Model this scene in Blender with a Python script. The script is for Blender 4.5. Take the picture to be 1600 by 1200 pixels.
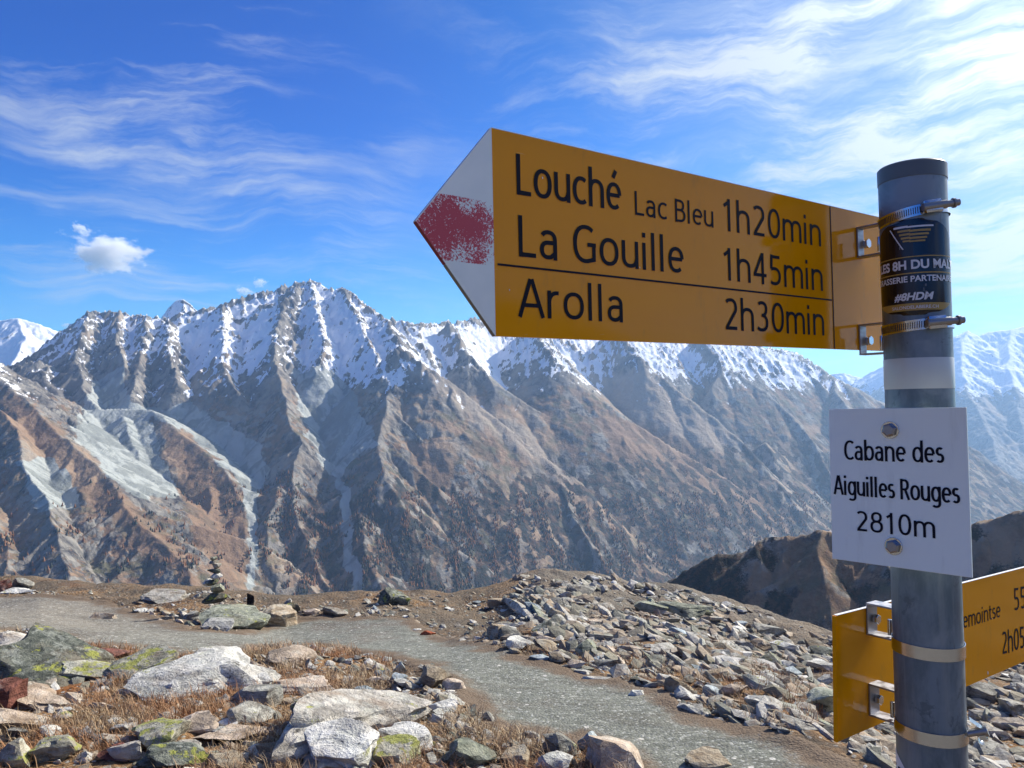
import bpy, bmesh, math, random
import numpy as np
from mathutils import Vector, Matrix, noise as mnoise

# ------------------------------------------------------------------ camera, sky, sun, exposure
for o in list(bpy.data.objects): bpy.data.objects.remove(o)
SC = bpy.context.scene
COL = SC.collection
F = 1200.0; HX = 800.0; HY = 590.0       # focal length and horizon in photograph pixels (1600 wide)
EYE = 1.65
cam_d = bpy.data.cameras.new('camera')
cam = bpy.data.objects.new('camera', cam_d); COL.objects.link(cam)
cam.location = (0, 0, EYE); cam.rotation_euler = (math.radians(90), 0, 0)
cam_d.sensor_width = 36; cam_d.lens = 27.0; cam_d.shift_y = -10/1600
cam_d.clip_start = 0.02; cam_d.clip_end = 60000
SC.camera = cam

SUN_AZ, SUN_EL = math.radians(53), math.radians(34)     # azimuth right of the view direction
SUN_DIR = Vector((math.sin(SUN_AZ)*math.cos(SUN_EL), math.cos(SUN_AZ)*math.cos(SUN_EL), math.sin(SUN_EL)))
w = bpy.data.worlds.new('World'); SC.world = w; w.use_nodes = True
nt = w.node_tree; nt.nodes.clear()
class NB:
    """small node builder"""
    def __init__(s, nt): s.nt = nt; s.n = nt.nodes; s.l = nt.links
    def add(s, t, **kw):
        n = s.n.new(t)
        for k, v in kw.items():
            if k == 'inp':
                for a, b in v.items(): s.put(n.inputs[a], b)
            else: setattr(n, k, v)
        return n
    def put(s, sock, v):
        if isinstance(v, bpy.types.NodeSocket): s.l.new(v, sock)
        elif v is not None: sock.default_value = v
    def math(s, op, a, b=None, c=None, clamp=False):
        n = s.n.new('ShaderNodeMath'); n.operation = op; n.use_clamp = clamp
        s.put(n.inputs[0], a); s.put(n.inputs[1], b)
        if c is not None: s.put(n.inputs[2], c)
        return n.outputs[0]
    def vmath(s, op, a, b=None):
        n = s.n.new('ShaderNodeVectorMath'); n.operation = op
        s.put(n.inputs[0], a); s.put(n.inputs[1], b)
        return n.outputs['Value'] if op in ('DOT_PRODUCT', 'LENGTH', 'DISTANCE') else n.outputs[0]
    def ramp(s, v, a, b, lo=0.0, hi=1.0, smooth=True):
        n = s.n.new('ShaderNodeMapRange'); n.interpolation_type = 'SMOOTHSTEP' if smooth else 'LINEAR'
        s.put(n.inputs['Value'], v)
        n.inputs['From Min'].default_value = a; n.inputs['From Max'].default_value = b
        n.inputs['To Min'].default_value = lo; n.inputs['To Max'].default_value = hi
        return n.outputs[0]
    def mix(s, f, a, b, blend='MIX'):
        n = s.n.new('ShaderNodeMix'); n.data_type = 'RGBA'; n.blend_type = blend
        s.put(n.inputs[0], f)
        for q, v in ((6, a), (7, b)):
            if isinstance(v, tuple) and len(v) == 3: v = v + (1,)
            s.put(n.inputs[q], v)
        return n.outputs[2]
    def noise(s, vec, scale, detail=4, rough=0.55, dist=0.0, out=0, typ='FBM'):
        n = s.n.new('ShaderNodeTexNoise'); n.noise_type = typ
        s.put(n.inputs['Vector'], vec); n.inputs['Scale'].default_value = scale
        n.inputs['Detail'].default_value = detail; n.inputs['Roughness'].default_value = rough
        n.inputs['Distortion'].default_value = dist
        return n.outputs[out]
    def mapping(s, vec, scale=(1,1,1), rot=(0,0,0), loc=(0,0,0)):
        n = s.n.new('ShaderNodeMapping'); s.put(n.inputs[0], vec)
        n.inputs['Scale'].default_value = scale; n.inputs['Rotation'].default_value = rot; n.inputs['Location'].default_value = loc
        return n.outputs[0]
    def bump(s, h, strength=0.5, dist=0.1, normal=None):
        n = s.n.new('ShaderNodeBump'); s.put(n.inputs['Height'], h)
        n.inputs['Strength'].default_value = strength; n.inputs['Distance'].default_value = dist
        if normal is not None: s.put(n.inputs['Normal'], normal)
        return n.outputs[0]

def build_world():
    B = NB(nt)
    sky = B.add('ShaderNodeTexSky', sky_type='NISHITA')
    sky.sun_disc = False; sky.sun_elevation = SUN_EL; sky.sun_rotation = SUN_AZ
    sky.altitude = 2810; sky.air_density = 1.0; sky.dust_density = 0.6; sky.ozone_density = 2.0
    hs = B.add('ShaderNodeHueSaturation', inp={'Saturation': 1.45, 'Value': 1.0, 'Color': sky.outputs[0]})
    tc = B.add('ShaderNodeTexCoord'); d = B.vmath('NORMALIZE', tc.outputs['Generated'])
    X, Y, Z = B.add('ShaderNodeSeparateXYZ', inp={0: d}).outputs
    sdot = B.vmath('DOT_PRODUCT', d, tuple(SUN_DIR))
    # thin dry mountain air: deep blue away from the sun
    blue = B.mix(B.ramp(Z, -.05, .40), (.12, .74, 1.0), (.002, .535, 1.0))
    blue = B.mix(B.ramp(sdot, .45, .93), blue, (.45, .80, .98))
    base = B.mix(1.0, hs.outputs[0], blue, 'MULTIPLY')
    # cirrus laid out over azimuth and elevation
    az = B.math('ARCTAN2', X, Y); el = B.math('ARCSINE', Z)
    uv = B.add('ShaderNodeCombineXYZ', inp={0: az, 1: el, 2: 0.0}).outputs[0]
    wn = B.noise(uv, 2.3, 3, .5, 0, 1); wv = B.vmath('MULTIPLY', B.vmath('SUBTRACT', wn, (.5, .5, .5)), (.16, .16, 0))
    fw = B.vmath('MULTIPLY', B.vmath('SUBTRACT', B.noise(uv, 9, 4, .6, 0, 1), (.5, .5, .5)), (.035, .035, 0))
    q = B.vmath('ADD', B.vmath('ADD', uv, wv), fw)
    sA = B.noise(B.mapping(q, (1.1, 5.2, 1), (0, 0, math.radians(17)), (4.0, 2.35, 0)), 1.55, 9, .62, .12)
    fA = B.noise(B.mapping(q, (3.0, 26., 1), (0, 0, math.radians(14)), (1, 5, 0)), 2.0, 6, .65, .2)
    sB = B.noise(B.mapping(q, (1.3, 4.6, 1), (0, 0, math.radians(-36)), (2.0, 7.1, 0)), 1.9, 9, .62, .15)
    fB = B.noise(B.mapping(q, (3.2, 22., 1), (0, 0, math.radians(-38)), (6, 1, 0)), 2.0, 6, .65, .2)
    big = B.noise(uv, 2.1, 4, .55)
    A = B.math('MULTIPLY', B.ramp(B.math('ADD', sA, B.math('MULTIPLY', B.math('SUBTRACT', fA, .5), .34)), .49, .76, 0, .85), B.ramp(big, .38, .62, .12, 1))
    Bc = B.ramp(B.math('ADD', sB, B.math('MULTIPLY', B.math('SUBTRACT', fB, .5), .40)), .43, .74, 0, .92)
    side = B.ramp(az, -.22, .30)
    ab = B.add('ShaderNodeMix', data_type='FLOAT', inp={0: side}); B.put(ab.inputs[2], A); B.put(ab.inputs[3], Bc); ab = ab.outputs[0]
    lowb = B.noise(B.mapping(q, (1.0, 11., 1), (0, 0, math.radians(3)), (9, 3, 0)), 2.2, 7, .6)
    ab = B.math('MAXIMUM', ab, B.math('MULTIPLY', B.ramp(lowb, .48, .72, 0, .8), B.ramp(el, .30, .12)))
    ab = B.math('ADD', ab, B.math('MULTIPLY', B.ramp(sdot, .68, .985), B.ramp(fB, .3, .7, .38, .95)))
    ab = B.math('ADD', ab, B.ramp(Z, .13, .0, 0, .14))
    ab = B.math('MULTIPLY', ab, B.ramp(B.math('ABSOLUTE', az), 3.1, 2.4))
    ab = B.math('MINIMUM', B.math('MULTIPLY', ab, B.ramp(Z, -.02, .02)), .95)
    g = B.math('POWER', B.math('MAXIMUM', sdot, 0.0), 14.0)
    lum = B.math('ADD', 4.9, B.math('MULTIPLY', g, 12.0))
    cc = B.vmath('SCALE', (.86, .93, 1.0)); B.put(cc.node.inputs['Scale'], lum)
    col = B.mix(ab, base, cc)
    bg = B.add('ShaderNodeBackground', inp={'Color': col, 'Strength': 0.10})
    out = B.add('ShaderNodeOutputWorld'); B.l.new(bg.outputs[0], out.inputs[0])
build_world()
sun_d = bpy.data.lights.new('sun', 'SUN'); sun_d.energy = 5.0; sun_d.angle = math.radians(0.53); sun_d.color = (1.0, 0.93, 0.82)
sun = bpy.data.objects.new('sun', sun_d); COL.objects.link(sun)
sun.rotation_euler = (-SUN_DIR).to_track_quat('-Z', 'Y').to_euler()
SC.render.engine = 'CYCLES'; SC.cycles.volume_bounces = 6; SC.cycles.max_bounces = 14
SC.view_settings.view_transform = 'Standard'; SC.view_settings.look = 'None'
SC.view_settings.exposure = 0.70; SC.view_settings.gamma = 1; SC.view_settings.use_curve_mapping = False

# ------------------------------------------------------------------ helpers
def tag(o, label=None, cat=None, group=None, kind=None):
    if label: o['label'] = label
    if cat: o['category'] = cat
    if group: o['group'] = group
    if kind: o['kind'] = kind
    return o
def link(name, me, mat=None, parent=None, mtx=None):
    o = bpy.data.objects.new(name, me); COL.objects.link(o)
    if mat is not None and not me.materials: me.materials.append(mat)
    if parent is not None: o.parent = parent
    if mtx is not None: o.matrix_local = mtx
    return o
def grid_mesh(name, X, Y, Z, attrs=None, smooth=True):
    """X,Y,Z arrays (rows, cols)"""
    r, c = X.shape
    me = bpy.data.meshes.new(name)
    co = np.stack([X, Y, Z], -1).reshape(-1, 3).astype(np.float32)
    me.vertices.add(r*c); me.vertices.foreach_set('co', co.ravel())
    i = np.arange((r-1)*(c-1)); rr = i//(c-1); cc = i % (c-1); v = rr*c+cc
    q = np.stack([v, v+1, v+c+1, v+c], 1).astype(np.int32)
    n = len(q)
    me.loops.add(n*4); me.loops.foreach_set('vertex_index', q.ravel())
    me.polygons.add(n); me.polygons.foreach_set('loop_start', np.arange(0, n*4, 4, dtype=np.int32))
    me.polygons.foreach_set('loop_total', np.full(n, 4, np.int32))
    me.polygons.foreach_set('use_smooth', np.full(n, smooth))
    me.update(calc_edges=True)
    for k, a in (attrs or {}).items():
        a = np.asarray(a, np.float32)
        if a.ndim == 3:
            at = me.attributes.new(k, 'FLOAT_COLOR', 'POINT')
            full = np.ones((r*c, 4), np.float32); full[:, :a.shape[2]] = a.reshape(r*c, -1)
            at.data.foreach_set('color', full.ravel())
        else:
            at = me.attributes.new(k, 'FLOAT', 'POINT'); at.data.foreach_set('value', a.ravel())
    return me

# numpy gradient noise -------------------------------------------------
_rng = np.random.RandomState(5)
_P = np.concatenate([_rng.permutation(1024)]*3).astype(np.int32)
_G = _rng.uniform(0, 2*np.pi, 1024); _GX = np.cos(_G).astype(np.float32); _GY = np.sin(_G).astype(np.float32)
def pn(x, y, seed=0):
    xi = np.floor(x); yi = np.floor(y); fx = (x-xi).astype(np.float32); fy = (y-yi).astype(np.float32)
    xi = (xi.astype(np.int64)+seed*57) & 1023; yi = (yi.astype(np.int64)+seed*131) & 1023
    u = fx*fx*fx*(fx*(fx*6-15)+10); v = fy*fy*fy*(fy*(fy*6-15)+10)
    def g(ix, iy, dx, dy):
        h = _P[(_P[ix & 1023]+iy) & 1023]
        return _GX[h]*dx+_GY[h]*dy
    a = g(xi, yi, fx, fy); b = g(xi+1, yi, fx-1, fy); c = g(xi, yi+1, fx, fy-1); d = g(xi+1, yi+1, fx-1, fy-1)
    return (a+(b-a)*u + ((c+(d-c)*u)-(a+(b-a)*u))*v)*1.5
def fbm(x, y, o=5, seed=0, gain=0.5, lac=2.03):
    s = 0; a = 1; t = 0
    for k in range(o):
        s = s + a*pn(x, y, seed+k); t += a; a *= gain; x = x*lac+13.7; y = y*lac-7.1
    return s/t
def ridged(x, y, o=5, seed=0, gain=0.55, lac=2.05):
    s = 0; a = 1; t = 0; w = 1
    for k in range(o):
        n = 1-np.abs(pn(x, y, seed+k)); n = n*n*w; w = np.clip(n*1.8, 0, 1)
        s = s+a*n; t += a; a *= gain; x = x*lac+5.3; y = y*lac+9.9
    return s/t
def sstep(a, b, x):
    t = np.clip((x-a)/(b-a), 0, 1); return t*t*(3-2*t)
def inpoly(px, py, poly):
    """signed distance (inside positive) of points to a polygon"""
    n = len(poly); ins = np.zeros(px.shape, bool); d = np.full(px.shape, 1e9, np.float32)
    for i in range(n):
        x0, y0 = poly[i]; x1, y1 = poly[(i+1) % n]
        c = ((y0 > py) != (y1 > py)) & (px < (x1-x0)*(py-y0)/((y1-y0) or 1e-9)+x0)
        ins ^= c
        t = np.clip(((px-x0)*(x1-x0)+(py-y0)*(y1-y0))/((x1-x0)**2+(y1-y0)**2+1e-9), 0, 1)
        d = np.minimum(d, np.hypot(px-x0-t*(x1-x0), py-y0-t*(y1-y0)))
    return np.where(ins, d, -d)
def emit_attr(B, name, typ='Fac'):
    n = B.add('ShaderNodeAttribute'); n.attribute_name = name; n.attribute_type = 'GEOMETRY'
    return n.outputs[typ]
# ------------------------------------------------------------------ the mountains
def base_D(px, py):
    te = (HY-py)/F
    d = 2322/(0.577-te)
    return d*(1+max(0, px-620)/1000*0.95)
RIDGES = [  # (depth factor, side slope, [(x, y)...]) crest lines of the massif
 (1.00, .95, [(-260,600),(-120,585),(0,575),(60,562),(95,545),(118,522),(128,500),(140,484),(165,487),(185,486),(200,491),(232,494),(262,498),(285,490),(310,484),(345,476),(400,458),(440,448),(462,440),(474,439),(487,436),(500,443),(520,451),(536,448),(560,466),(576,481),(600,495),(640,502),(680,506),(740,497),(775,502),(850,507),(950,512),(1050,521),(1150,531),(1240,549),(1262,561),(1290,577)]),
 (0.99, .8, [(1290,577),(1312,592),(1345,608),(1385,632),(1430,660),(1517,697),(1600,758),(1700,830)]),
 (0.97, .95, [(462,440),(446,470),(432,520),(427,560),(437,600),(452,645),(466,690),(458,725),(455,760),(470,820),(492,880),(530,945)]),
 (0.985, 1.0, [(487,436),(492,480),(506,530),(500,570)]),
 (0.98, 1.0, [(536,448),(552,482),(570,520),(596,565),(612,600)]),
 (0.97, .9, [(612,600),(596,660),(590,700),(604,745),(630,800),(655,860),(682,935)]),
 (0.97, .85, [(600,495),(628,540),(648,575),(682,640),(700,700),(722,760),(760,830),(800,905)]),
 (0.915, .95, [(628,540),(665,575),(722,610),(790,664),(850,712),(890,742),(915,770),(945,815),(985,880)]),
 (0.96, 1.0, [(700,503),(730,550),(770,598),(830,634),(868,655),(905,700),(950,735),(1010,800),(1050,860)]),
 (0.92, .85, [(830,507),(862,555),(905,598),(960,640),(1040,692),(1110,732),(1160,765),(1230,812),(1290,850)]),
 (0.93, 1.0, [(960,512),(1000,560),(1060,610),(1120,655),(1185,715),(1235,775),(1262,820)]),
 (0.96, 1.0, [(1090,525),(1130,565),(1180,600),(1230,640),(1270,690),(1310,760),(1350,830)]),
 (0.97, .8, [(1195,690),(1210,720),(1240,770),(1275,815)]),
 (0.97, 1.0, [(140,484),(128,530),(118,560),(128,600),(150,635)]),
 (0.98, 1.1, [(185,486),(183,530),(196,575)]),
 (0.98, 1.1, [(232,494),(222,540),(214,585),(206,615)]),
 (0.985, 1.1, [(262,498),(262,545),(278,590)]),
 (0.985, 1.0, [(345,476),(350,530),(345,575),(372,610)]),
 (0.97, .55, [(60,562),(75,600),(120,640),(190,638),(238,640),(262,655)]),
 (0.96, .62, [(238,640),(292,682),(335,715),(366,752),(380,795),(388,845),(374,905),(372,960)]),
 (0.95, .7, [(190,650),(210,700),(235,770),(262,830),(300,900),(310,960)]),
 (0.93, .7, [(150,690),(175,760),(170,820),(205,880),(215,960)]),
 (0.80, .62, [(-160,480),(-60,540),(0,590),(60,642),(110,690),(160,742),(210,800),(268,862),(300,930)]),
 (0.76, .9, [(0,640),(22,672),(40,730),(75,800),(90,870),(130,960)]),
 (0.76, .9, [(-120,640),(-60,700),(-10,790),(10,870),(30,960)]),
 (0.95, .7, [(330,760),(320,820),(345,880),(335,960)]),
 (0.95, 1.0, [(745,690),(800,745),(850,800),(880,860),(905,930)]),
 (0.94, 1.0, [(1000,740),(1060,790),(1110,850),(1130,930)]),
 (0.94, 1.0, [(1110,770),(1160,820),(1200,900)]),
 (0.96, .8, [(560,800),(575,870),(600,940)]),
 (0.96, .8, [(430,760),(422,830),(432,900),(440,950)]),
]
def seg_field(SEG, X, Y):
    H = np.full(X.shape, -1e9, np.float32); near = np.full(X.shape, 1e9, np.float32); arc = np.zeros(X.shape, np.float32)
    for (x0, y0, z0, x1, y1, z1, sl, a0) in SEG:
        dx, dy = x1-x0, y1-y0; L = dx*dx+dy*dy+1e-6
        t = np.clip(((X-x0)*dx+(Y-y0)*dy)/L, 0, 1)
        d = np.sqrt((X-x0-t*dx)**2+(Y-y0-t*dy)**2)
        h = z0+t*(z1-z0)-sl*d
        m = h > H
        H[m] = h[m]; near[m] = d[m]; arc[m] = a0+t[m]*math.sqrt(L)
    return H, near, arc
def skeleton(ridges, rnd, ribs=150, rib_len=(120, 330)):
    """ridges: (side slope, [(x, y, z)...]) -> crest segments plus short side ribs running down both flanks"""
    SEG = []
    for sl, P, *rb in ridges:
        rib = ribs*(rb[0] if rb else 1); acc = rnd.random()*5000
        for a, b in zip(P[:-1], P[1:]):
            SEG.append((*a, *b, sl, acc)); L = math.hypot(b[0]-a[0], b[1]-a[1]); acc += L
            n = int(rnd.random()+max(.3, L/rib*rnd.uniform(.4, 1.3)))
            for k in range(n):
                t = rnd.random()
                c = [a[q]+(b[q]-a[q])*t for q in range(3)]
                ux, uy = (b[0]-a[0])/(L+1e-6), (b[1]-a[1])/(L+1e-6)
                for sg in (-1, 1):
                    if rnd.random() < 0.3: continue
                    ang = sg*math.radians(rnd.uniform(50, 95))
                    dirx = ux*math.cos(ang)-uy*math.sin(ang); diry = ux*math.sin(ang)+uy*math.cos(ang)
                    if diry > 0.5: continue
                    ln = rib_len[0]*.6+(rib_len[1]*1.25-rib_len[0]*.6)*rnd.random()**1.7; dr = ln*rnd.uniform(.62, .8)*sl
                    bend = rnd.uniform(-.5, .5)
                    m = (c[0]+dirx*ln*.5-diry*bend*ln*.25, c[1]+diry*ln*.5+dirx*bend*ln*.25, c[2]-dr*.5-4)
                    e = (c[0]+dirx*ln, c[1]+diry*ln, c[2]-dr)
                    ac = rnd.random()*5000
                    SEG.append((c[0], c[1], c[2]-2, *m, sl*1.25, ac)); SEG.append((*m, *e, sl*1.2, ac+ln*.5))
    return SEG
def pix3(px, py, D): return ((px-HX)/F*D, D, (HY-py)/F*D)
def even_rows(pxs, Dn, height, R):
    """spread the rows of every column evenly over the visible profile"""
    sub = pxs[::16]
    PX, DD = np.meshgrid(sub, Dn)
    Hc = height(PX, DD, False)[2]
    el = Hc/DD*F
    step = np.abs(np.diff(el, axis=0)); vis = np.diff(np.maximum.accumulate(el, 0), axis=0) > 0
    wgt = np.where(vis, step, step*0.25)+0.18
    cum = np.vstack([np.zeros((1, len(sub))), np.cumsum(wgt, 0)]); cum /= cum[-1]
    ker = np.ones(7)/7
    cum = np.apply_along_axis(lambda v: np.convolve(np.pad(v, 3, 'edge'), ker, 'valid'), 1, cum)
    t = np.linspace(0, 1, R)
    Dsub = np.stack([np.interp(t, cum[:, k], Dn) for k in range(len(sub))], 1)
    return np.stack([np.interp(pxs, sub, Dsub[r]) for r in range(R)], 0)
def slopes(X, Y, H):
    gx = np.gradient(H, axis=1)/(np.gradient(X, axis=1)+1e-6)
    gy = np.gradient(H, axis=0)/(np.gradient(Y, axis=0)+1e-6)
    return gx, gy, np.hypot(gx, gy)
def blur(A, n):
    k = 2*n+1
    for ax in (0, 1):
        pad = [(0, 0), (0, 0)]; pad[ax] = (n+1, n)
        c = np.cumsum(np.pad(A, pad, 'edge'), axis=ax)
        A = (np.take(c, range(k, c.shape[ax]), ax)-np.take(c, range(0, c.shape[ax]-k), ax))/k
    return A
def mesh_relief(H, D):
    """how far a point stands proud of its surroundings, in metres"""
    return H-blur(H, 5)
BOWLS = [[(290,500),(430,462),(425,560),(400,610),(350,630),(290,590)], [(640,520),(760,515),(820,560),(760,590),(660,560)], [(505,470),(530,470),(560,560),(520,580)]]
SCREE = [[(455,580),(505,565),(545,605),(565,645),(592,692),(560,702),(532,748),(515,745),(488,690),(468,640)],
                  [(225,640),(300,632),(345,660),(405,690),(425,745),(405,768),(402,830),(402,890),(392,930),(384,925),(390,880),(383,800),(376,762),(340,715),(270,662)],
                  [(105,672),(190,628),(242,640),(238,668),(150,692)],
                  [(145,600),(195,570),(200,635),(120,660)],
                  [(115,680),(232,665),(280,775),(205,775),(160,735)],
                  [(528,745),(545,758),(552,850),(570,950),(552,950),(536,850)],
                  [(30,720),(90,715),(130,790),(60,800)]]
PALE = [[(625,545),(665,575),(760,636),(870,722),(910,765),(840,728),(740,660),(650,590)],
                 [(905,590),(1010,575),(1090,640),(1180,720),(1100,700),(990,655)],
                 [(1190,700),(1215,715),(1285,820),(1230,800)]]
ORANGE = [[(-50,560),(0,597),(60,642),(120,700),(205,790),(280,860),(330,935),(270,900),(180,812),(90,742),(0,660),(-60,620)],
                   [(240,645),(300,690),(368,770),(388,850),(382,940),(330,890),(290,790)],
                   [(640,690),(705,695),(700,770),(655,790)],
                   [(930,650),(1040,660),(1160,745),(1250,805),(1210,835),(1080,765),(960,722)],
                   [(430,640),(445,660),(440,690),(425,690)]]
def massif():
    rnd = random.Random(11)
    SEG = skeleton([(sl, [pix3(px, py, base_D(px, py)*fac) for px, py in pts], 3.2 if pts[-1][0] > 700 and k > 0 else 1.5 if k == 0 else 1.0) for k, (fac, sl, pts) in enumerate(RIDGES)], rnd, 170, (110, 380))
    pxs = np.linspace(-90, 1690, 960)
    Dn = 1750*(8200/1750)**np.linspace(0, 1, 700)
    def height(PX, D, fine):
        X = (PX-HX)/F*D; Y = D
        wx = X+34*fbm(X/260, Y/260, 4, 3)+9*fbm(X/45, Y/45, 3, 31); wy = Y+34*fbm(X/260, Y/260, 4, 9)+9*fbm(X/45, Y/45, 3, 37)
        H, near, arc = seg_field(SEG, wx.astype(np.float32), wy.astype(np.float32))
        s = 1+np.maximum(0, PX-620)/1000*0.95
        basel = np.minimum((0.577*D/s-2322-250-190*sstep(650, 900, PX))*s, -70)-600*sstep(1130, 1480, PX)
        H = np.maximum(H, basel+40*fbm(X/300, Y/300, 4, 21))
        H = np.maximum(H, -1150+30*fbm(X/400, Y/400, 3, 5))
        if fine:
            k = sstep(0, 60, near)*0.75+0.25
            hi = sstep(-150, 150, H)
            py0 = HY-H/Y*F; q0 = PX+14*fbm(X/120, Y/120, 4, 101); rough = 1-.88*np.maximum.reduce([sstep(-6, 14, inpoly(q0, py0, p)) for p in SCREE])
            rough = rough*(1-.60*sstep(600, 760, PX)*sstep(90, -40, H))*(1-.6*np.maximum.reduce([sstep(-6, 14, inpoly(q0, py0, p)) for p in BOWLS]))*(1-.62*np.maximum.reduce([sstep(-6, 14, inpoly(q0, py0, p)) for p in PALE+ORANGE]))
            # gullies cut into the flanks, square to the crest they drop from
            ga = np.minimum(near*.16, 26)
            wa = arc+55*fbm(X/170, Y/170, 4, 44)
            ga = ga*rough*(.5+1.1*sstep(-.35, .35, fbm(X/300, Y/300, 3, 47)))
            H = H + ga*(ridged(wa/75, near/520, 3, 40)-.5) + ga*.45*(ridged(wa/27, near/260, 3, 45)-.5)
            tw = sstep(-40, 60, H)*sstep(140, 0, near)
            H = H + tw*(38*(ridged(X/80+3, Y/90, 4, 61)-.55)+15*fbm(X/19, Y/24, 3, 62))
            H = H + rough*k*(20*(ridged(X/190, Y/260, 6, 50)-.45) + (6+13*hi)*(ridged(X/42, Y/60, 4, 70)-.45) + (3+4*hi)*fbm(X/11, Y/13, 3, 80))
            return X, Y, H, .5*ridged(wa/58, near/900, 4, 40)+.5*ridged(wa/20, near/600, 3, 49)
        return X, Y, H, near, arc
    D = even_rows(pxs, Dn, height, 620)
    PX = np.repeat(pxs[None], D.shape[0], 0)
    X, Y, H, streak = height(PX, D, True)
    # ---- ground cover
    PY = HY-H/Y*F
    gx, gy, slope = slopes(X, D, H); rel = mesh_relief(H, D)
    jx = PX+14*fbm(X/120, Y/120, 4, 101)+5*fbm(X/25, Y/25, 3, 103); jy = PY+12*fbm(X/120, Y/120, 4, 111)
    def zone(polys, soft=9):
        z = np.zeros(PX.shape, np.float32)
        for p in polys: z = np.maximum(z, sstep(-soft, soft, inpoly(jx, jy, p)))
        return z
    scree = zone(SCREE, 7); pale = zone(PALE, 9); orange = zone(ORANGE, 14)
    alt = H+45*fbm(X/240, Y/240, 5, 130)+60*(fbm(X/35, Y/70, 4, 140))
    aspect = np.clip(-gx*0.5, -0.4, 0.5)                      # faces turned left, away from the sun, keep more snow
    right = sstep(650, 1250, PX)
    face = ridged(X/60, Y/140, 4, 145)
    snow = sstep(-110, 170, alt + 20 + 60*right + 110*aspect + 70*fbm(X/420, Y/420, 3, 146))*1.10 - 0.42*sstep(.9, 1.7, slope) - 0.05*np.clip(rel, -5, 9) - .07 - .50*(face-.45) - 1.15*(streak-.52) - 0.35*scree
    snow = snow + zone([[(212,612),(300,572),(350,560),(335,592),(285,630),(225,640)], [(300,495),(440,462),(428,570),(400,625),(350,640),(300,610)], [(470,450),(530,450),(600,560),(640,600),(560,600),(470,570)]], 12)*0.30
    snow = snow - zone([[(440,455),(470,440),(480,520),(455,600),(425,680),(415,560)], [(110,560),(160,500),(200,560),(190,650),(100,640)], [(200,560),(290,555),(285,610),(200,600)]], 12)*0.4
    grass = sstep(40, -160, alt)*sstep(1.5, 0.7, slope)*sstep(-.25, .2, fbm(X/150, Y/150, 5, 150)+.12)
    grass = np.maximum(grass*0.9, orange)*(1-scree)
    forest = sstep(-330, -560, H+70*fbm(X/180, Y/180, 4, 160))*sstep(-.25, .15, fbm(X/70, Y/70, 4, 170))*sstep(330, 560, PX)*(1-scree)
    snow = snow*sstep(-270, -150, H)
    zone4 = np.stack([np.clip(snow, 0, 1), np.clip(scree, 0, 1), np.clip(grass, 0, 1)], -1)
    z2 = np.stack([np.clip(pale, 0, 1), np.clip(forest, 0, 1), np.clip(orange, 0, 1)], -1)
    me = grid_mesh('mountain_massif', X, Y, H+EYE, {'zone': zone4, 'zone2': z2, 'relief': np.clip(rel/12, -1, 1)*.5+.5, 'streak': np.clip((streak-.52)*2.2+.5, 0, 1)})
    o = link('mountain_massif', me, mountain_mat())
    tag(o, 'rugged alpine massif, snowy crest above brown grass, grey scree and dark rock spurs', 'mountain', kind='structure')
    return X, Y, H, PX, PY, forest*(1-scree), slope, scree
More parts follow.
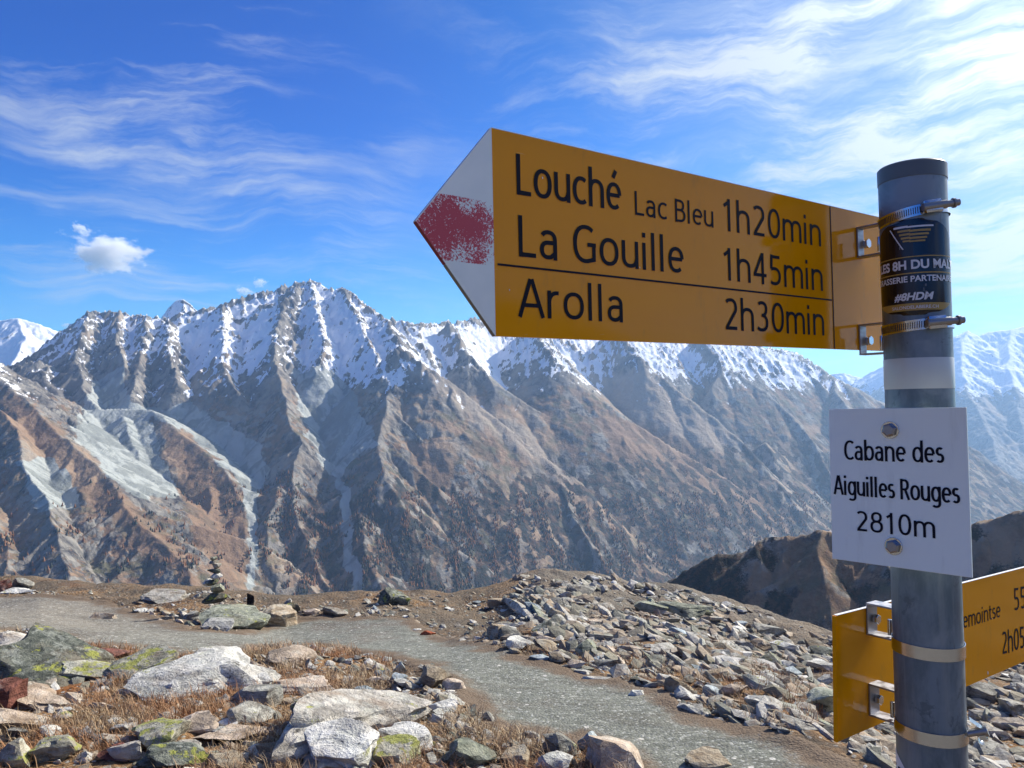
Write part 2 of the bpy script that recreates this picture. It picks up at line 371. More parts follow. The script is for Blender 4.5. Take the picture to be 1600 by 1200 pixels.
def mountain_mat(name='alpine_rock', scale=1.0, cache={}):
    if (name, scale) in cache: return cache[(name, scale)]
    m = bpy.data.materials.new(name); m.use_nodes = True; B = NB(m.node_tree); B.n.clear()
    geo = B.add('ShaderNodeNewGeometry'); P = geo.outputs['Position']
    z1 = B.add('ShaderNodeSeparateColor', inp={0: emit_attr(B, 'zone', 'Color')}).outputs
    z2 = B.add('ShaderNodeSeparateColor', inp={0: emit_attr(B, 'zone2', 'Color')}).outputs
    Ps = B.mapping(P, (1, .8, 1.0))
    n1 = B.noise(Ps, 0.006*scale, 8, 0.65); n2 = B.noise(Ps, 0.03*scale, 8, 0.7); n3 = B.noise(B.mapping(P, (1,1,1), (0,0,0), (300,0,50)), 0.013*scale, 6, 0.6)
    rl = emit_attr(B, 'relief'); sk = emit_attr(B, 'streak'); strat = B.noise(B.mapping(P, (.35, .35, 2.6), (math.radians(9), math.radians(-12), 0)), 0.012*scale, 7, .7, .3)
    st = B.noise(B.mapping(P, (1, 1, .25)), 0.02*scale, 6, 0.65, 0.6)
    nf = B.noise(P, 0.12*scale, 4, 0.7)
    rock = B.mix(B.ramp(n1, .38, .62), (.10, .095, .09), (.27, .255, .22))
    rock = B.mix(B.math('MULTIPLY', B.ramp(sk, .45, .9), .45), rock, (.36, .33, .28)); rock = B.mix(B.math('MULTIPLY', B.ramp(sk, .45, .1), .45), rock, (.07, .07, .075))
    rock = B.mix(B.math('MULTIPLY', B.ramp(n2, .42, .68), .55), rock, (.36, .32, .26))
    rock = B.mix(B.math('MULTIPLY', B.ramp(strat, .50, .62), .35), rock, (.33, .30, .25))
    rock = B.mix(B.ramp(st, .52, .36), rock, (.045, .042, .045))
    gr = B.mix(B.ramp(n2, .35, .65), (.145, .082, .048), (.31, .20, .12))
    gr = B.mix(B.ramp(n3, .45, .62), gr, (.11, .105, .06))
    gr = B.mix(z2[2], gr, B.mix(n2, (.225, .125, .062), (.27, .18, .115)))
    gr = B.mix(B.math('MULTIPLY', B.ramp(sk, .4, .1), .5), gr, (.10, .085, .06))
    sc = B.mix(B.ramp(B.math('ADD', B.math('MULTIPLY', sk, .6), B.math('MULTIPLY', st, .4)), .3, .7), (.24, .255, .235), (.40, .42, .39))
    n0 = B.noise(P, .0017*scale, 5, .6); tn = B.noise(B.mapping(P, (1,1,1), (0,0,0), (900,40,7)), .0024*scale, 5, .6)
    rock = B.mix(B.math('MULTIPLY', B.ramp(n0, .50, .62), .55), rock, (.13, .115, .105)); rock = B.mix(B.math('MULTIPLY', B.ramp(tn, .52, .64), .6), rock, (.36, .275, .19)); gr = B.mix(B.math('MULTIPLY', B.ramp(tn, .50, .64), .6), gr, (.40, .28, .18))
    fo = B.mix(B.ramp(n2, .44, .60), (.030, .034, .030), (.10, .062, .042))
    col = B.mix(B.math('MULTIPLY', B.ramp(B.math('ADD', B.math('ADD', z1[2], B.math('MULTIPLY', B.math('SUBTRACT', n2, .5), .6)), B.math('MULTIPLY', B.math('SUBTRACT', .5, rl), .9)), .20, .62), .88), rock, gr)
    col = B.mix(B.math('MULTIPLY', z2[0], .7), col, (.42, .34, .26))
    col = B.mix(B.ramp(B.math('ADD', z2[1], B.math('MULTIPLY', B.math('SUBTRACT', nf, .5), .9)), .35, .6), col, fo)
    col = B.mix(B.ramp(B.math('ADD', z1[1], B.math('MULTIPLY', B.math('SUBTRACT', n2, .5), .6)), .35, .6), col, sc)
    sn = B.math('ADD', z1[0], B.math('MULTIPLY', B.math('SUBTRACT', n2, .5), 1.1))
    sn = B.math('ADD', sn, B.math('MULTIPLY', B.math('SUBTRACT', nf, .5), .7))
    sn = B.math('ADD', sn, B.math('MULTIPLY', B.math('SUBTRACT', strat, .5), .9))
    sn = B.math('ADD', sn, B.math('MULTIPLY', B.math('SUBTRACT', n2, .5), .2))
    snm = B.math('MULTIPLY', B.ramp(sn, .46, .58), B.ramp(z1[0], .06, .20))
    col = B.mix(snm, col, (.86, .88, .92))
    hgt = B.math('ADD', B.math('MULTIPLY', n2, 14.0), B.math('MULTIPLY', nf, 3.0))
    bp = B.bump(hgt, 0.9, 1.0/scale)
    bs = B.add('ShaderNodeBsdfPrincipled', inp={'Base Color': col, 'Roughness': .9, 'Normal': bp})
    bs.inputs['Specular IOR Level'].default_value = .15
    out = B.add('ShaderNodeOutputMaterial'); B.l.new(bs.outputs[0], out.inputs[0])
    cache[(name, scale)] = m
    return m
MASS = massif()

def far_range(name, label, ridges, ext, drange, RC, snowline, seed, base, amp=1.0, grass=0.0, hgt_extra=None, mat=None):
    rnd = random.Random(seed)
    sc = drange[1]/6000.0*amp
    SEG = skeleton([(sl, [pix3(*p) for p in pts]) for sl, pts in ridges], rnd, 150*sc*1.6, (120*sc*1.5, 330*sc*1.5))
    pxs = np.linspace(ext[0], ext[1], RC[1]); Dn = np.linspace(drange[0], drange[1], 400)
    def height(PX, D, fine):
        X = (PX-HX)/F*D; Y = D
        q = sc
        wx = X+34*q*fbm(X/(260*q), Y/(260*q), 4, 3+seed)+9*q*fbm(X/45/q, Y/45/q, 3, 31); wy = Y+34*q*fbm(X/260/q, Y/260/q, 4, 9+seed)+9*q*fbm(X/45/q, Y/45/q, 3, 37)
        H, near, arc = seg_field(SEG, wx.astype(np.float32), wy.astype(np.float32))
        H = np.maximum(H, base+40*sc*fbm(X/300/q, Y/300/q, 4, 21))
        if fine:
            k = sstep(0, 60*q, near)*0.75+0.25
            ga = np.minimum(near*.16, 30*q)*(.45 if name == 'shoulder_hill' else 1); wa = arc+18*q*fbm(X/90/q, Y/90/q, 3, 44)
            H = H + ga*(ridged(wa/75/q, near/520/q, 3, 40)-.5) + k*q*(.4 if name == 'shoulder_hill' else 1)*(24*(ridged(X/190/q, Y/260/q, 6, 50+seed)-.45)+12*(ridged(X/42/q, Y/60/q, 4, 70)-.45)+4*fbm(X/11/q, Y/13/q, 3, 80))
        return X, Y, H, near, arc
    D = even_rows(pxs, Dn, height, RC[0]); PX = np.repeat(pxs[None], D.shape[0], 0)
    X, Y, H, near, arc = height(PX, D, True)
    gx, gy, slope = slopes(X, D, H); rel = mesh_relief(H, D)/sc
    alt = (H-snowline)/sc+40*fbm(X/240/sc, Y/240/sc, 5, 130)+40*fbm(X/35/sc, Y/60/sc, 4, 140)
    snow = sstep(-110, 130, alt)*1.25-.35*sstep(.9, 1.8, slope)-.05*np.clip(rel, -5, 9)
    g = grass*sstep(1.2, .5, slope)*sstep(-.3, .2, fbm(X/150/sc, Y/150/sc, 5, 150))
    if name == 'shoulder_hill':
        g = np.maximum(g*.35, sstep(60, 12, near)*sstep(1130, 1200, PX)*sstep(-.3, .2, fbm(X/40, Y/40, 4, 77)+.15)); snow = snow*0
    z = np.stack([np.clip(snow, 0, 1), np.zeros_like(H), np.clip(g, 0, 1)], -1)
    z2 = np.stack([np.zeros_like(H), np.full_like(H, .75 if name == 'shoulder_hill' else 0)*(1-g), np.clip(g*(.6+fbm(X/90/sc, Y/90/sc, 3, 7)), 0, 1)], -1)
    o = link(name, grid_mesh(name, X, Y, H+EYE, {'zone': z, 'zone2': z2, 'relief': np.clip(rel/12, -1, 1)*.5+.5, 'streak': np.full_like(H, .5)}), mat or mountain_mat())
    tag(o, label, 'mountain', kind='structure'); return o
far_range('snow_peak', 'bright snow covered peak far behind the left end of the massif',
    [(.8, [(-300,590,9000),(-180,540,8800),(-60,512,8700),(0,501,8600),(27,497,8500),(60,506,8500),(90,517,8600),(118,527,8700),(160,545,8800),(300,575,9000)]),
     (.8, [(27,497,8500),(40,530,8000),(20,570,7500)]), (.8, [(90,517,8600),(80,550,8000),(70,575,7600)])],
    (-90, 340), (7000, 9600), (150, 200), -150, 3, -250)
far_range('rock_tooth', 'snow capped rock tooth standing just behind the left ridge',
    [(1.6, [(256,510,5500),(264,480,5500),(273,470,5500),(286,467,5500),(296,474,5500),(306,484,5500),(330,505,5500)])],
    (230, 360), (5150, 5900), (110, 120), 350, 5, 150, .35)
far_range('distant_range', 'hazy snow topped range far away behind the signpost',
    [(.75, [(1180,600,14500),(1240,596,14000),(1300,584,13800),(1318,582,13600),(1345,591,13500),(1362,580,13300),(1400,562,13000),(1440,545,12600),(1490,526,12200),(1508,516,12000),(1522,529,12000),(1545,519,12000),(1580,514,12000),(1620,505,12200),(1720,495,12500)]),
     (.7, [(1508,516,12000),(1500,560,11200),(1510,610,10400),(1540,660,9600),(1560,720,8600)]), (.7, [(1400,562,13000),(1410,620,11500),(1450,680,10000)]),
     (.7, [(1620,505,12200),(1640,580,11000),(1640,650,9800),(1680,720,8800)]), (.7, [(1580,514,12000),(1575,570,11000),(1590,620,10200),(1600,690,9300)])],
    (1130, 1700), (7500, 15000), (300, 330), -230, 8, -1150, .8)
# the dark shoulder that closes the valley on the right
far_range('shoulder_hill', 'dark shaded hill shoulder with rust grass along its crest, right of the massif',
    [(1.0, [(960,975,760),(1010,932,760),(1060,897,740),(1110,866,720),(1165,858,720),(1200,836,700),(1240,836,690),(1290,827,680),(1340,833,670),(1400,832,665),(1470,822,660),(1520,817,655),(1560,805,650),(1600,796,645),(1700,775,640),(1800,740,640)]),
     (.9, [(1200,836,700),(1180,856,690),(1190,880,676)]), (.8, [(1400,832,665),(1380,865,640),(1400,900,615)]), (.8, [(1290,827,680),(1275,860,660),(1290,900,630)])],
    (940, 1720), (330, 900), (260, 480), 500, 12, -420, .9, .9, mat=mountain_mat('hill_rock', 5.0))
def haze():
    bm = bmesh.new(); bmesh.ops.create_cube(bm, size=1)
    me = bpy.data.meshes.new('haze'); 
    for v in bm.verts: v.co = Vector((v.co.x*30000, v.co.y*32000, 0 if 0 else v.co.z))
    zs = (-1400.0, 1350.0)
    for v in bm.verts: v.co.z = zs[1] if v.co.z > 0 else zs[0]
    bm.to_mesh(me); bm.free()
    m = bpy.data.materials.new('valley_haze'); m.use_nodes = True; B = NB(m.node_tree); B.n.clear()
    v = B.add('ShaderNodeVolumePrincipled'); v.inputs['Color'].default_value = (.42, .66, 1, 1); v.inputs['Density'].default_value = 4.5e-5
    v.inputs['Anisotropy'].default_value = 0.35
    out = B.add('ShaderNodeOutputMaterial'); B.l.new(v.outputs[0], out.inputs['Volume'])
    tag(link('haze', me, m), 'pale blue haze over the valley', kind='stuff')
haze()

# larches and pines on the lower slopes, ten to fifteen metres tall, kilometres away
def far_trees():
    X, Y, H, PX, PY, forest, slope, scree = MASS
    R = np.random.RandomState(3)
    ok = (PY > 730+40*(PX > 600)) & (PY < 965) & (PX > 0) & (PX < 1300)
    lane = fbm(X/45, Y/260, 4, 201); cl = fbm(X/120, Y/160, 3, 202)
    wgt = ok*(1-scree)*(1-.6*(PX < 400))*(sstep(-240, -600, H)*.9+.05)*sstep(-.05, .35, lane+.5*cl)*sstep(1.7, .8, slope)
    wgt = wgt*(.35+.65*sstep(330, 480, PX)); wgt = wgt.ravel(); idx = R.choice(len(wgt), 11000, p=wgt/wgt.sum())
    x = X.ravel()[idx]+R.uniform(-4, 4, len(idx)); y = Y.ravel()[idx]+R.uniform(-6, 6, len(idx)); z = H.ravel()[idx]+EYE
    h = R.uniform(8, 17, len(idx)); r = h*R.uniform(.20, .30, len(idx)); k = 5
    a = R.uniform(0, 6.28, len(idx))[:, None]+np.arange(k)*2*np.pi/k; jit = R.uniform(.7, 1.3, a.shape)
    base = np.stack([x[:, None]+np.cos(a)*r[:, None]*jit, y[:, None]+np.sin(a)*r[:, None]*jit, (z+h*.12)[:, None]+0*a-1.5], -1)
    mid = np.stack([x[:, None]+np.cos(a+.6)*r[:, None]*.55, y[:, None]+np.sin(a+.6)*r[:, None]*.55, (z+h*.55)[:, None]+0*a], -1)
    tip = np.stack([x, y, z+h], -1)[:, None]
    V = np.concatenate([base, mid, tip], 1).reshape(-1, 3).astype(np.float32); o0 = np.arange(len(idx))[:, None, None]*(2*k+1)
    f = []
    for i in range(k):
        j = (i+1) % k; f += [(i, j, k+i), (j, k+j, k+i), (k+i, k+j, 2*k)]
    Fc = (o0+np.array(f)[None]).reshape(-1, 3).astype(np.int32)
    me = bpy.data.meshes.new('larch_forest'); me.vertices.add(len(V)); me.vertices.foreach_set('co', V.ravel())
    me.loops.add(len(Fc)*3); me.loops.foreach_set('vertex_index', Fc.ravel()); me.polygons.add(len(Fc))
    me.polygons.foreach_set('loop_start', np.arange(0, len(Fc)*3, 3, dtype=np.int32)); me.polygons.foreach_set('loop_total', np.full(len(Fc), 3, np.int32)); me.update(calc_edges=True)
    m = bpy.data.materials.new('autumn_larch'); m.use_nodes = True; B = NB(m.node_tree); B.n.clear()
    g = B.add('ShaderNodeNewGeometry'); rn = g.outputs['Random Per Island']; n = B.noise(g.outputs['Position'], .008, 3)
    c = B.mix(B.ramp(B.math('ADD', rn, B.math('MULTIPLY', B.math('SUBTRACT', n, .5), 2.2)), .35, .6), (.035, .042, .028), (.24, .105, .04))
    bs = B.add('ShaderNodeBsdfPrincipled', inp={'Base Color': c, 'Roughness': .9}); B.l.new(bs.outputs[0], B.add('ShaderNodeOutputMaterial').inputs[0])
    tag(link('larch_forest', me, m), 'rust coloured larches and dark pines dotted over the lower slopes', kind='stuff')
far_trees()
def clouds():
    m = bpy.data.materials.new('cloud_vapour'); m.use_nodes = True; B = NB(m.node_tree); B.n.clear()
    tc = B.add('ShaderNodeTexCoord').outputs['Object']
    n = B.noise(tc, 1.7, 6, .62); r = B.vmath('LENGTH', tc)
    d = B.math('SUBTRACT', B.math('ADD', B.math('MULTIPLY', B.math('SUBTRACT', n, .5), 3.4), .78), r)
    d = B.math('MULTIPLY', B.ramp(d, .0, .45, 0, 1), .006)
    v = B.add('ShaderNodeVolumePrincipled', inp={'Density': d}); v.inputs['Color'].default_value = (1, 1, 1, 1); v.inputs['Anisotropy'].default_value = .2
    B.l.new(v.outputs[0], B.add('ShaderNodeOutputMaterial').inputs['Volume'])
    for i, (px, py, w_, h_, rot, lab) in enumerate([(166, 393, 62, 32, .12, 'small white puffy cloud in the blue above the left ridge'), (124, 356, 16, 9, .5, 'tiny cloud shred up left of the puffy cloud'),
                                    (381, 454, 17, 8, .25, 'tiny white cloud left of the main summit'), (405, 441, 13, 9, .1, 'tiny white cloud nearest the main summit'), (103, 508, 10, 5, 0, 'tiny cloud low between snow peak and ridge')]):
        bm = bmesh.new(); bmesh.ops.create_icosphere(bm, subdivisions=3, radius=1.55)
        me = bpy.data.meshes.new('cloud'); bm.to_mesh(me); bm.free()
        o = link('cloud', me, m); D = 18500; o.location = ((px-HX)/F*D, D, (HY-py)/F*D+EYE); o.scale = (w_/F*D, w_*.8/F*D, h_/F*D); o.rotation_euler = (0, rot, i*1.3*0)
        tag(o, lab, 'cloud')
clouds()
# ------------------------------------------------------------------ the ground near the hut
CR_X = np.array([-600,-200,0,60,150,330,450,560,640,700,760,800,850,920,1000,1060,1130,1230,1310,1400,1500,1600,1800,2200.])
CR_Y = np.array([ 905, 915,920,918,930,938,955,948,945,946,938,922,906,912,930,934,956,996,1028,1050,1058,1064,1075,1090.])
CR_D = np.array([11,10.5,10.2,10,9.6,9.0,8.8,8.8,8.9,9.0,9.4,9.6,9.8,9.8,9.6,9.4,9.0,8.2,7.4,6.8,6.4,6.2,6.0,6.0])
def plane_z(y): return -1.65-0.115*(y-3)
def base_ground(px, y):
    yc = np.interp(px, CR_X, CR_Y); Dc = np.interp(px, CR_X, CR_D); zc = (HY-yc)/F*Dc
    return plane_z(y)+(zc-plane_z(Dc))*sstep(4.2, 1.0, Dc-y)
def ray_plane(px, py):
    """first meeting of a sight line with the smooth ground"""
    D = np.linspace(2.5, float(np.interp(px, CR_X, CR_D)), 400); f = base_ground(px, D)-(HY-py)/F*D
    i = int(np.argmax(f > 0)) if (f > 0).any() else 399
    return ((px-HX)/F*D[i], D[i])
PATH_PX = [(-60,932),(0,930),(150,938),(230,962),(300,984),(370,988),(430,972),(480,966),(560,965),(640,967),(668,985),(705,1002),(780,1018),(850,1034),(900,1048),(960,1063),(1030,1083),(1090,1118),(1170,1140),(1240,1165),(1310,1192),(1380,1230),(1250,1260),(1040,1240),
           (985,1196),(930,1158),(860,1150),(800,1142),(760,1128),(738,1095),(722,1068),(660,1040),(600,1022),(540,1012),(480,1006),(420,1008),(370,1020),(300,1022),(200,1010),(120,1004),(60,988),(0,985),(-60,990)]
PATH = [ray_plane(*p) for p in PATH_PX]
DIRT = [ray_plane(*p) for p in [(560,955),(700,942),(760,950),(800,975),(840,1010),(780,1012),(700,990),(640,962)]]
def G(x, y, fine=True):
    """ground height relative to the eye"""
    x = np.asarray(x, float); y = np.asarray(y, float)
    r = np.hypot(x, y)
    ys = np.where(y > 0.15*r, y, 0.15*r)
    px = np.clip(HX+F*x/np.maximum(ys, 1e-3), -600, 2200)
    yc = np.interp(px, CR_X, CR_Y); Dc = np.interp(px, CR_X, CR_D)
    cosf = ys/np.maximum(r, 1e-3); ye = ys
    zc = (HY-yc)/F*Dc
    t = sstep(4.2, 1.0, Dc-ye)
    zf = plane_z(ye); zf = zf+(zc-plane_z(Dc))*t
    over = np.maximum(ye-Dc, 0); zd = zc-0.115*over*0.3-0.62*np.maximum(over-.5, 0)*sstep(0, 3, over)
    z = np.where(ye > Dc, zd, zf)
    z = np.maximum(z, -1180)
    zb = -1.7+np.minimum(0.05*np.maximum(r-3, 0), 2)+np.minimum(0.16*np.maximum(r-25, 0), 160)
    wb = sstep(0.25, -0.35, y/np.maximum(r, 1e-3))
    z = z*(1-wb)+zb*wb
    sd = inpoly(x, y, PATH)
    pm = sstep(-.12, .12, sd+.10*fbm(x*2.2, y*2.2, 4, 5)+.04*fbm(x*9, y*9, 3, 6))
    near = sstep(60, 12, r)
    rough = (.075*fbm(x*.9, y*.9, 4, 11)+.035*fbm(x*3.1, y*3.1, 4, 12)) * (1-.75*pm)*near
    mound = sstep(780, 860, px)*sstep(5.2, 7.5, ye)*near
    rough = rough+mound*(.10*(ridged(x*.8+y*.5, y*.8, 4, 13)-.5))
    rough = rough+(fbm(x/9, y/9, 5, 14)*1.2+fbm(x/60, y/60, 4, 15)*9)*sstep(15, 120, r)
    z = z+rough-.035*pm
    if fine: z = z+(.010*fbm(x*14, y*14, 3, 17))*near*(1-pm*.6)
    return z, pm, sd, mound
def soil_mat():
    m = bpy.data.materials.new('soil_and_rust_grass'); m.use_nodes = True; B = NB(m.node_tree); B.n.clear()
    P = B.add('ShaderNodeNewGeometry').outputs['Position']; z1 = B.add('ShaderNodeSeparateColor', inp={0: emit_attr(B, 'zone', 'Color')}).outputs
    n1 = B.noise(P, 1.6, 5, .6); n2 = B.noise(P, 9, 6, .7); n3 = B.noise(P, 45, 4, .7); n0 = B.noise(B.mapping(P, (1,1,1), (0,0,0), (30,9,3)), .7, 4, .6)
    vo = B.add('ShaderNodeTexVoronoi', inp={'Vector': P, 'Scale': 34.0}); 
    vc = B.add('ShaderNodeSeparateColor', inp={0: vo.outputs['Color']}).outputs
    soil = B.mix(B.ramp(n2, .35, .65), (.075, .050, .034), (.17, .115, .075))
    grass = B.mix(B.ramp(n3, .35, .65), (.19, .095, .04), (.36, .235, .125))
    col = B.mix(B.ramp(B.math('ADD', n1, B.math('MULTIPLY', B.math('SUBTRACT', n2, .5), .7)), .44, .56), soil, grass)
    col = B.mix(B.ramp(n0, .58, .66), col, B.mix(n2, (.20, .075, .025), (.36, .15, .05)))
    peb = B.mix(vc[0], (.16, .15, .13), (.46, .43, .38))
    col = B.mix(B.math('MULTIPLY', B.ramp(vo.outputs['Distance'], .42, .30), B.math('GREATER_THAN', vc[1], .62)), col, peb)
    col = B.mix(B.math('MULTIPLY', z1[0], .9), col, B.mix(n3, (.10, .085, .065), (.20, .17, .13)))      # bare trodden dirt
    col = B.mix(B.math('MULTIPLY', z1[1], .75), col, B.mix(n3, (.12, .11, .09), (.30, .275, .23)))    # rubble
    far = B.mix(n0, (.10, .07, .04), (.16, .14, .11)); col = B.mix(z1[2], col, far)
    h = B.math('ADD', B.math('MULTIPLY', n2, .05), B.math('MULTIPLY', n3, .02)); h = B.math('SUBTRACT', h, B.math('MULTIPLY', vo.outputs['Distance'], .012))
    bs = B.add('ShaderNodeBsdfPrincipled', inp={'Base Color': col, 'Roughness': .95, 'Normal': B.bump(h, .9, 1.0)}); bs.inputs['Specular IOR Level'].default_value = .1
    B.l.new(bs.outputs[0], B.add('ShaderNodeOutputMaterial').inputs[0]); return m
def path_mat():
    m = bpy.data.materials.new('fine_grey_gravel'); m.use_nodes = True; B = NB(m.node_tree); B.n.clear()
    P = B.add('ShaderNodeNewGeometry').outputs['Position']
    n1 = B.noise(P, 1.1, 5, .6); n2 = B.noise(P, 16, 6, .75); n3 = B.noise(P, 90, 3, .7)
    vo = B.add('ShaderNodeTexVoronoi', inp={'Vector': P, 'Scale': 75.0}); vc = B.add('ShaderNodeSeparateColor', inp={0: vo.outputs['Color']}).outputs
    vl = B.add('ShaderNodeTexVoronoi', inp={'Vector': P, 'Scale': 24.0}); vlc = B.add('ShaderNodeSeparateColor', inp={0: vl.outputs['Color']}).outputs
    x = B.add('ShaderNodeSeparateXYZ', inp={0: P}).outputs[0]
    col = B.mix(B.ramp(n2, .3, .7), (.125, .130, .108), (.225, .232, .195))
    br = B.mix(B.ramp(n2, .3, .7), (.17, .145, .115), (.28, .25, .20))
    col = B.mix(B.math('MULTIPLY', B.ramp(B.math('ADD', x, B.math('MULTIPLY', n1, 3)), .2, -3.2), .85), col, br)
    col = B.mix(B.ramp(n1, .50, .66), col, B.mix(n2, (.11, .10, .08), (.20, .18, .15)))
    rut = B.noise(B.mapping(P, (.7, 3.0, 1), (0, 0, math.radians(-28))), 1.6, 5, .65, .4); col = B.mix(B.math('MULTIPLY', B.ramp(rut, .52, .66), .5), col, (.10, .092, .075))
    col = B.mix(B.math('MULTIPLY', B.math('GREATER_THAN', vc[0], .72), .55), col, B.mix(vc[1], (.10, .10, .09), (.55, .55, .50)))
    col = B.mix(B.math('MULTIPLY', B.math('GREATER_THAN', vlc[0], .955), B.ramp(vl.outputs['Distance'], .38, .3)), col, (.52, .50, .45))
    ed = B.math('ADD', emit_attr(B, 'edge'), B.math('MULTIPLY', B.math('SUBTRACT', B.noise(P, 3.4, 6, .7), .5), 1.5))
    col = B.mix(B.ramp(ed, .50, .05), col, B.mix(n2, (.10, .072, .05), (.23, .175, .125)))
    h = B.math('ADD', B.math('MULTIPLY', n2, .012), B.math('MULTIPLY', n3, .005)); h = B.math('ADD', h, B.math('MULTIPLY', rut, .05)); h = B.math('SUBTRACT', h, B.math('MULTIPLY', vo.outputs['Distance'], .006))
    bs = B.add('ShaderNodeBsdfPrincipled', inp={'Base Color': col, 'Roughness': .95, 'Normal': B.bump(h, .8, 1.0)}); bs.inputs['Specular IOR Level'].default_value = .1
    B.l.new(bs.outputs[0], B.add('ShaderNodeOutputMaterial').inputs[0]); return m
def ground():
    th = np.concatenate([np.linspace(-180, -48, 70, endpoint=False), np.linspace(-48, 48, 520, endpoint=False), np.linspace(48, 180, 71)])
    th = np.radians(th)
    r = np.concatenate([np.linspace(.3, 2.4, 16, endpoint=False), np.linspace(2.4, 13, 260, endpoint=False), 13*(1750/13)**np.linspace(0, 1, 90)])
    T, R = np.meshgrid(th, r); X = R*np.sin(T); Y = R*np.cos(T)
    Z, pm, sd, mound = G(X, Y)
    dirt = np.maximum(np.maximum(sstep(-.3, .1, sd), .8*sstep(6.3, 7.2, Y)*sstep(.6, -.4, X)*sstep(-.45, .1, fbm(X*1.1, Y*1.1, 4, 19))), sstep(-.15, .1, inpoly(X, Y, DIRT)+.15*fbm(X*2, Y*2, 3, 8)))*.9
    far = sstep(25, 60, R)
    bounce_ground = sstep(1.0, -1.5, Y)      # unseen ground behind the viewer, made pale grey for neutral bounce light
    me = grid_mesh('ground', X, Y, Z+EYE, {'zone': np.stack([dirt, np.clip(mound+bounce_ground*1.2, 0, 1.2), far], -1)})
    tag(link('ground', me, soil_mat()), 'stony alpine ground of soil, rubble and rust brown grass', kind='structure')
    # the path, its own sheet, a little above the sunken bed of the ground
    xs = np.arange(-9, 4.6, .035); ys = np.arange(2.5, 9.6, .035)
    X, Y = np.meshgrid(xs, ys); Z, pm, sd, _ = G(X, Y, False)
    keep = pm > .02
    Zp = Z+.004+.022*pm - .03*(1-sstep(0, .25, pm))+.006*fbm(X*7, Y*7, 3, 90)
    r_, c_ = X.shape; idx = -np.ones(X.shape, int); kk = keep
    cell = kk[:-1, :-1] | kk[1:, :-1] | kk[:-1, 1:] | kk[1:, 1:]
    vm = np.zeros(X.shape, bool); vm[:-1, :-1] |= cell; vm[1:, :-1] |= cell; vm[:-1, 1:] |= cell; vm[1:, 1:] |= cell
    idx[vm] = np.arange(vm.sum()); co = np.stack([X[vm], Y[vm], Zp[vm]+EYE], 1)
    q = np.stack([idx[:-1, :-1][cell], idx[:-1, 1:][cell], idx[1:, 1:][cell], idx[1:, :-1][cell]], 1)
    me = bpy.data.meshes.new('path'); me.from_pydata(co.tolist(), [], q.tolist()); me.shade_smooth()
    at = me.attributes.new('edge', 'FLOAT', 'POINT'); at.data.foreach_set('value', sstep(-.05, .42, sd[vm]).astype(np.float32))
    tag(link('path', me, path_mat()), 'trodden grey gravel footpath crossing below the signpost', kind='structure')
ground()
def hit(px, py):
    """where a sight line meets the ground: world x, y, z"""
    D = np.linspace(2.2, 12, 500); X = (px-HX)/F*D; z = G(X, D)[0]-(HY-py)/F*D
    i = np.argmax(z > 0) if (z > 0).any() else int(np.argmax(z))
    i = max(1, i)
    D0 = D[i]; X0 = (px-HX)/F*D0
    return X0, D0, float(G(np.array([X0]), np.array([D0]))[0][0])+EYE

# ------------------------------------------------------------------ rocks
def rock_mesh(name, seed, sub=3, flat=.55, planes=11, rough=.06, strata=.0):
    rnd = random.Random(seed); bm = bmesh.new(); bmesh.ops.create_icosphere(bm, subdivisions=sub, radius=1.0)
    P = np.array([v.co[:] for v in bm.verts])
    for k in range(planes):
        n = np.array([rnd.gauss(0, 1), rnd.gauss(0, 1), rnd.gauss(0, .8)]); n /= np.linalg.norm(n); d = rnd.uniform(.36, .74)
        s = P@n; m = s > d; P[m] -= np.outer(s[m]-d, n)
    n = np.array([rnd.gauss(0, .25), rnd.gauss(0, .25), 1]); n /= np.linalg.norm(n); s = P@n; d = rnd.uniform(.38, .52); m = s > d; P[m] -= np.outer((s[m]-d)*.93, n)
    off = rnd.random()*50
    N = np.array([mnoise.fractal(Vector((*(p*2.2),))+Vector((off, 0, 0)), 1.0, 2.0, 4) for p in P]) if sub > 1 else np.array([rnd.uniform(-1, 1) for p in P])
    P *= (1+rough*N)[:, None]
    th = np.arctan2(P[:, 1], P[:, 0]); o2 = rnd.random()*30
    if sub > 2:
        jag = np.array([mnoise.noise(Vector((math.cos(t)*1.3+o2, math.sin(t)*1.3, 0)))*.30+mnoise.noise(Vector((math.cos(t)*4+o2, math.sin(t)*4, 2)))*.12 for t in th])
        P[:, :2] *= (1+jag)[:, None]
        lay = [rnd.uniform(-.07, .07) for _ in range(40)]; li = np.clip(((P[:, 2]+.16*P[:, 0]+1.5)*9).astype(int), 0, 39)
        P[:, :2] *= (1+np.array(lay)[li])[:, None]
    if strata:
        ph = P[:, 2]*rnd.uniform(9, 13)+P[:, 0]*1.3; P[:, :2] *= (1+strata*np.sign(np.sin(ph))*.5+strata*.5*N)[:, None]
    P[:, 2] *= flat
    mx = np.abs(P).max(0); P[:, 0] /= mx[0]; P[:, 1] /= mx[1]; P[:, 2] *= 1.0/mx[2]
    for v, p in zip(bm.verts, P): v.co = p
    me = bpy.data.meshes.new(name); bm.to_mesh(me); bm.free(); me.shade_smooth(); me.set_sharp_from_angle(angle=math.radians(26 if sub > 2 else 20))
    return me
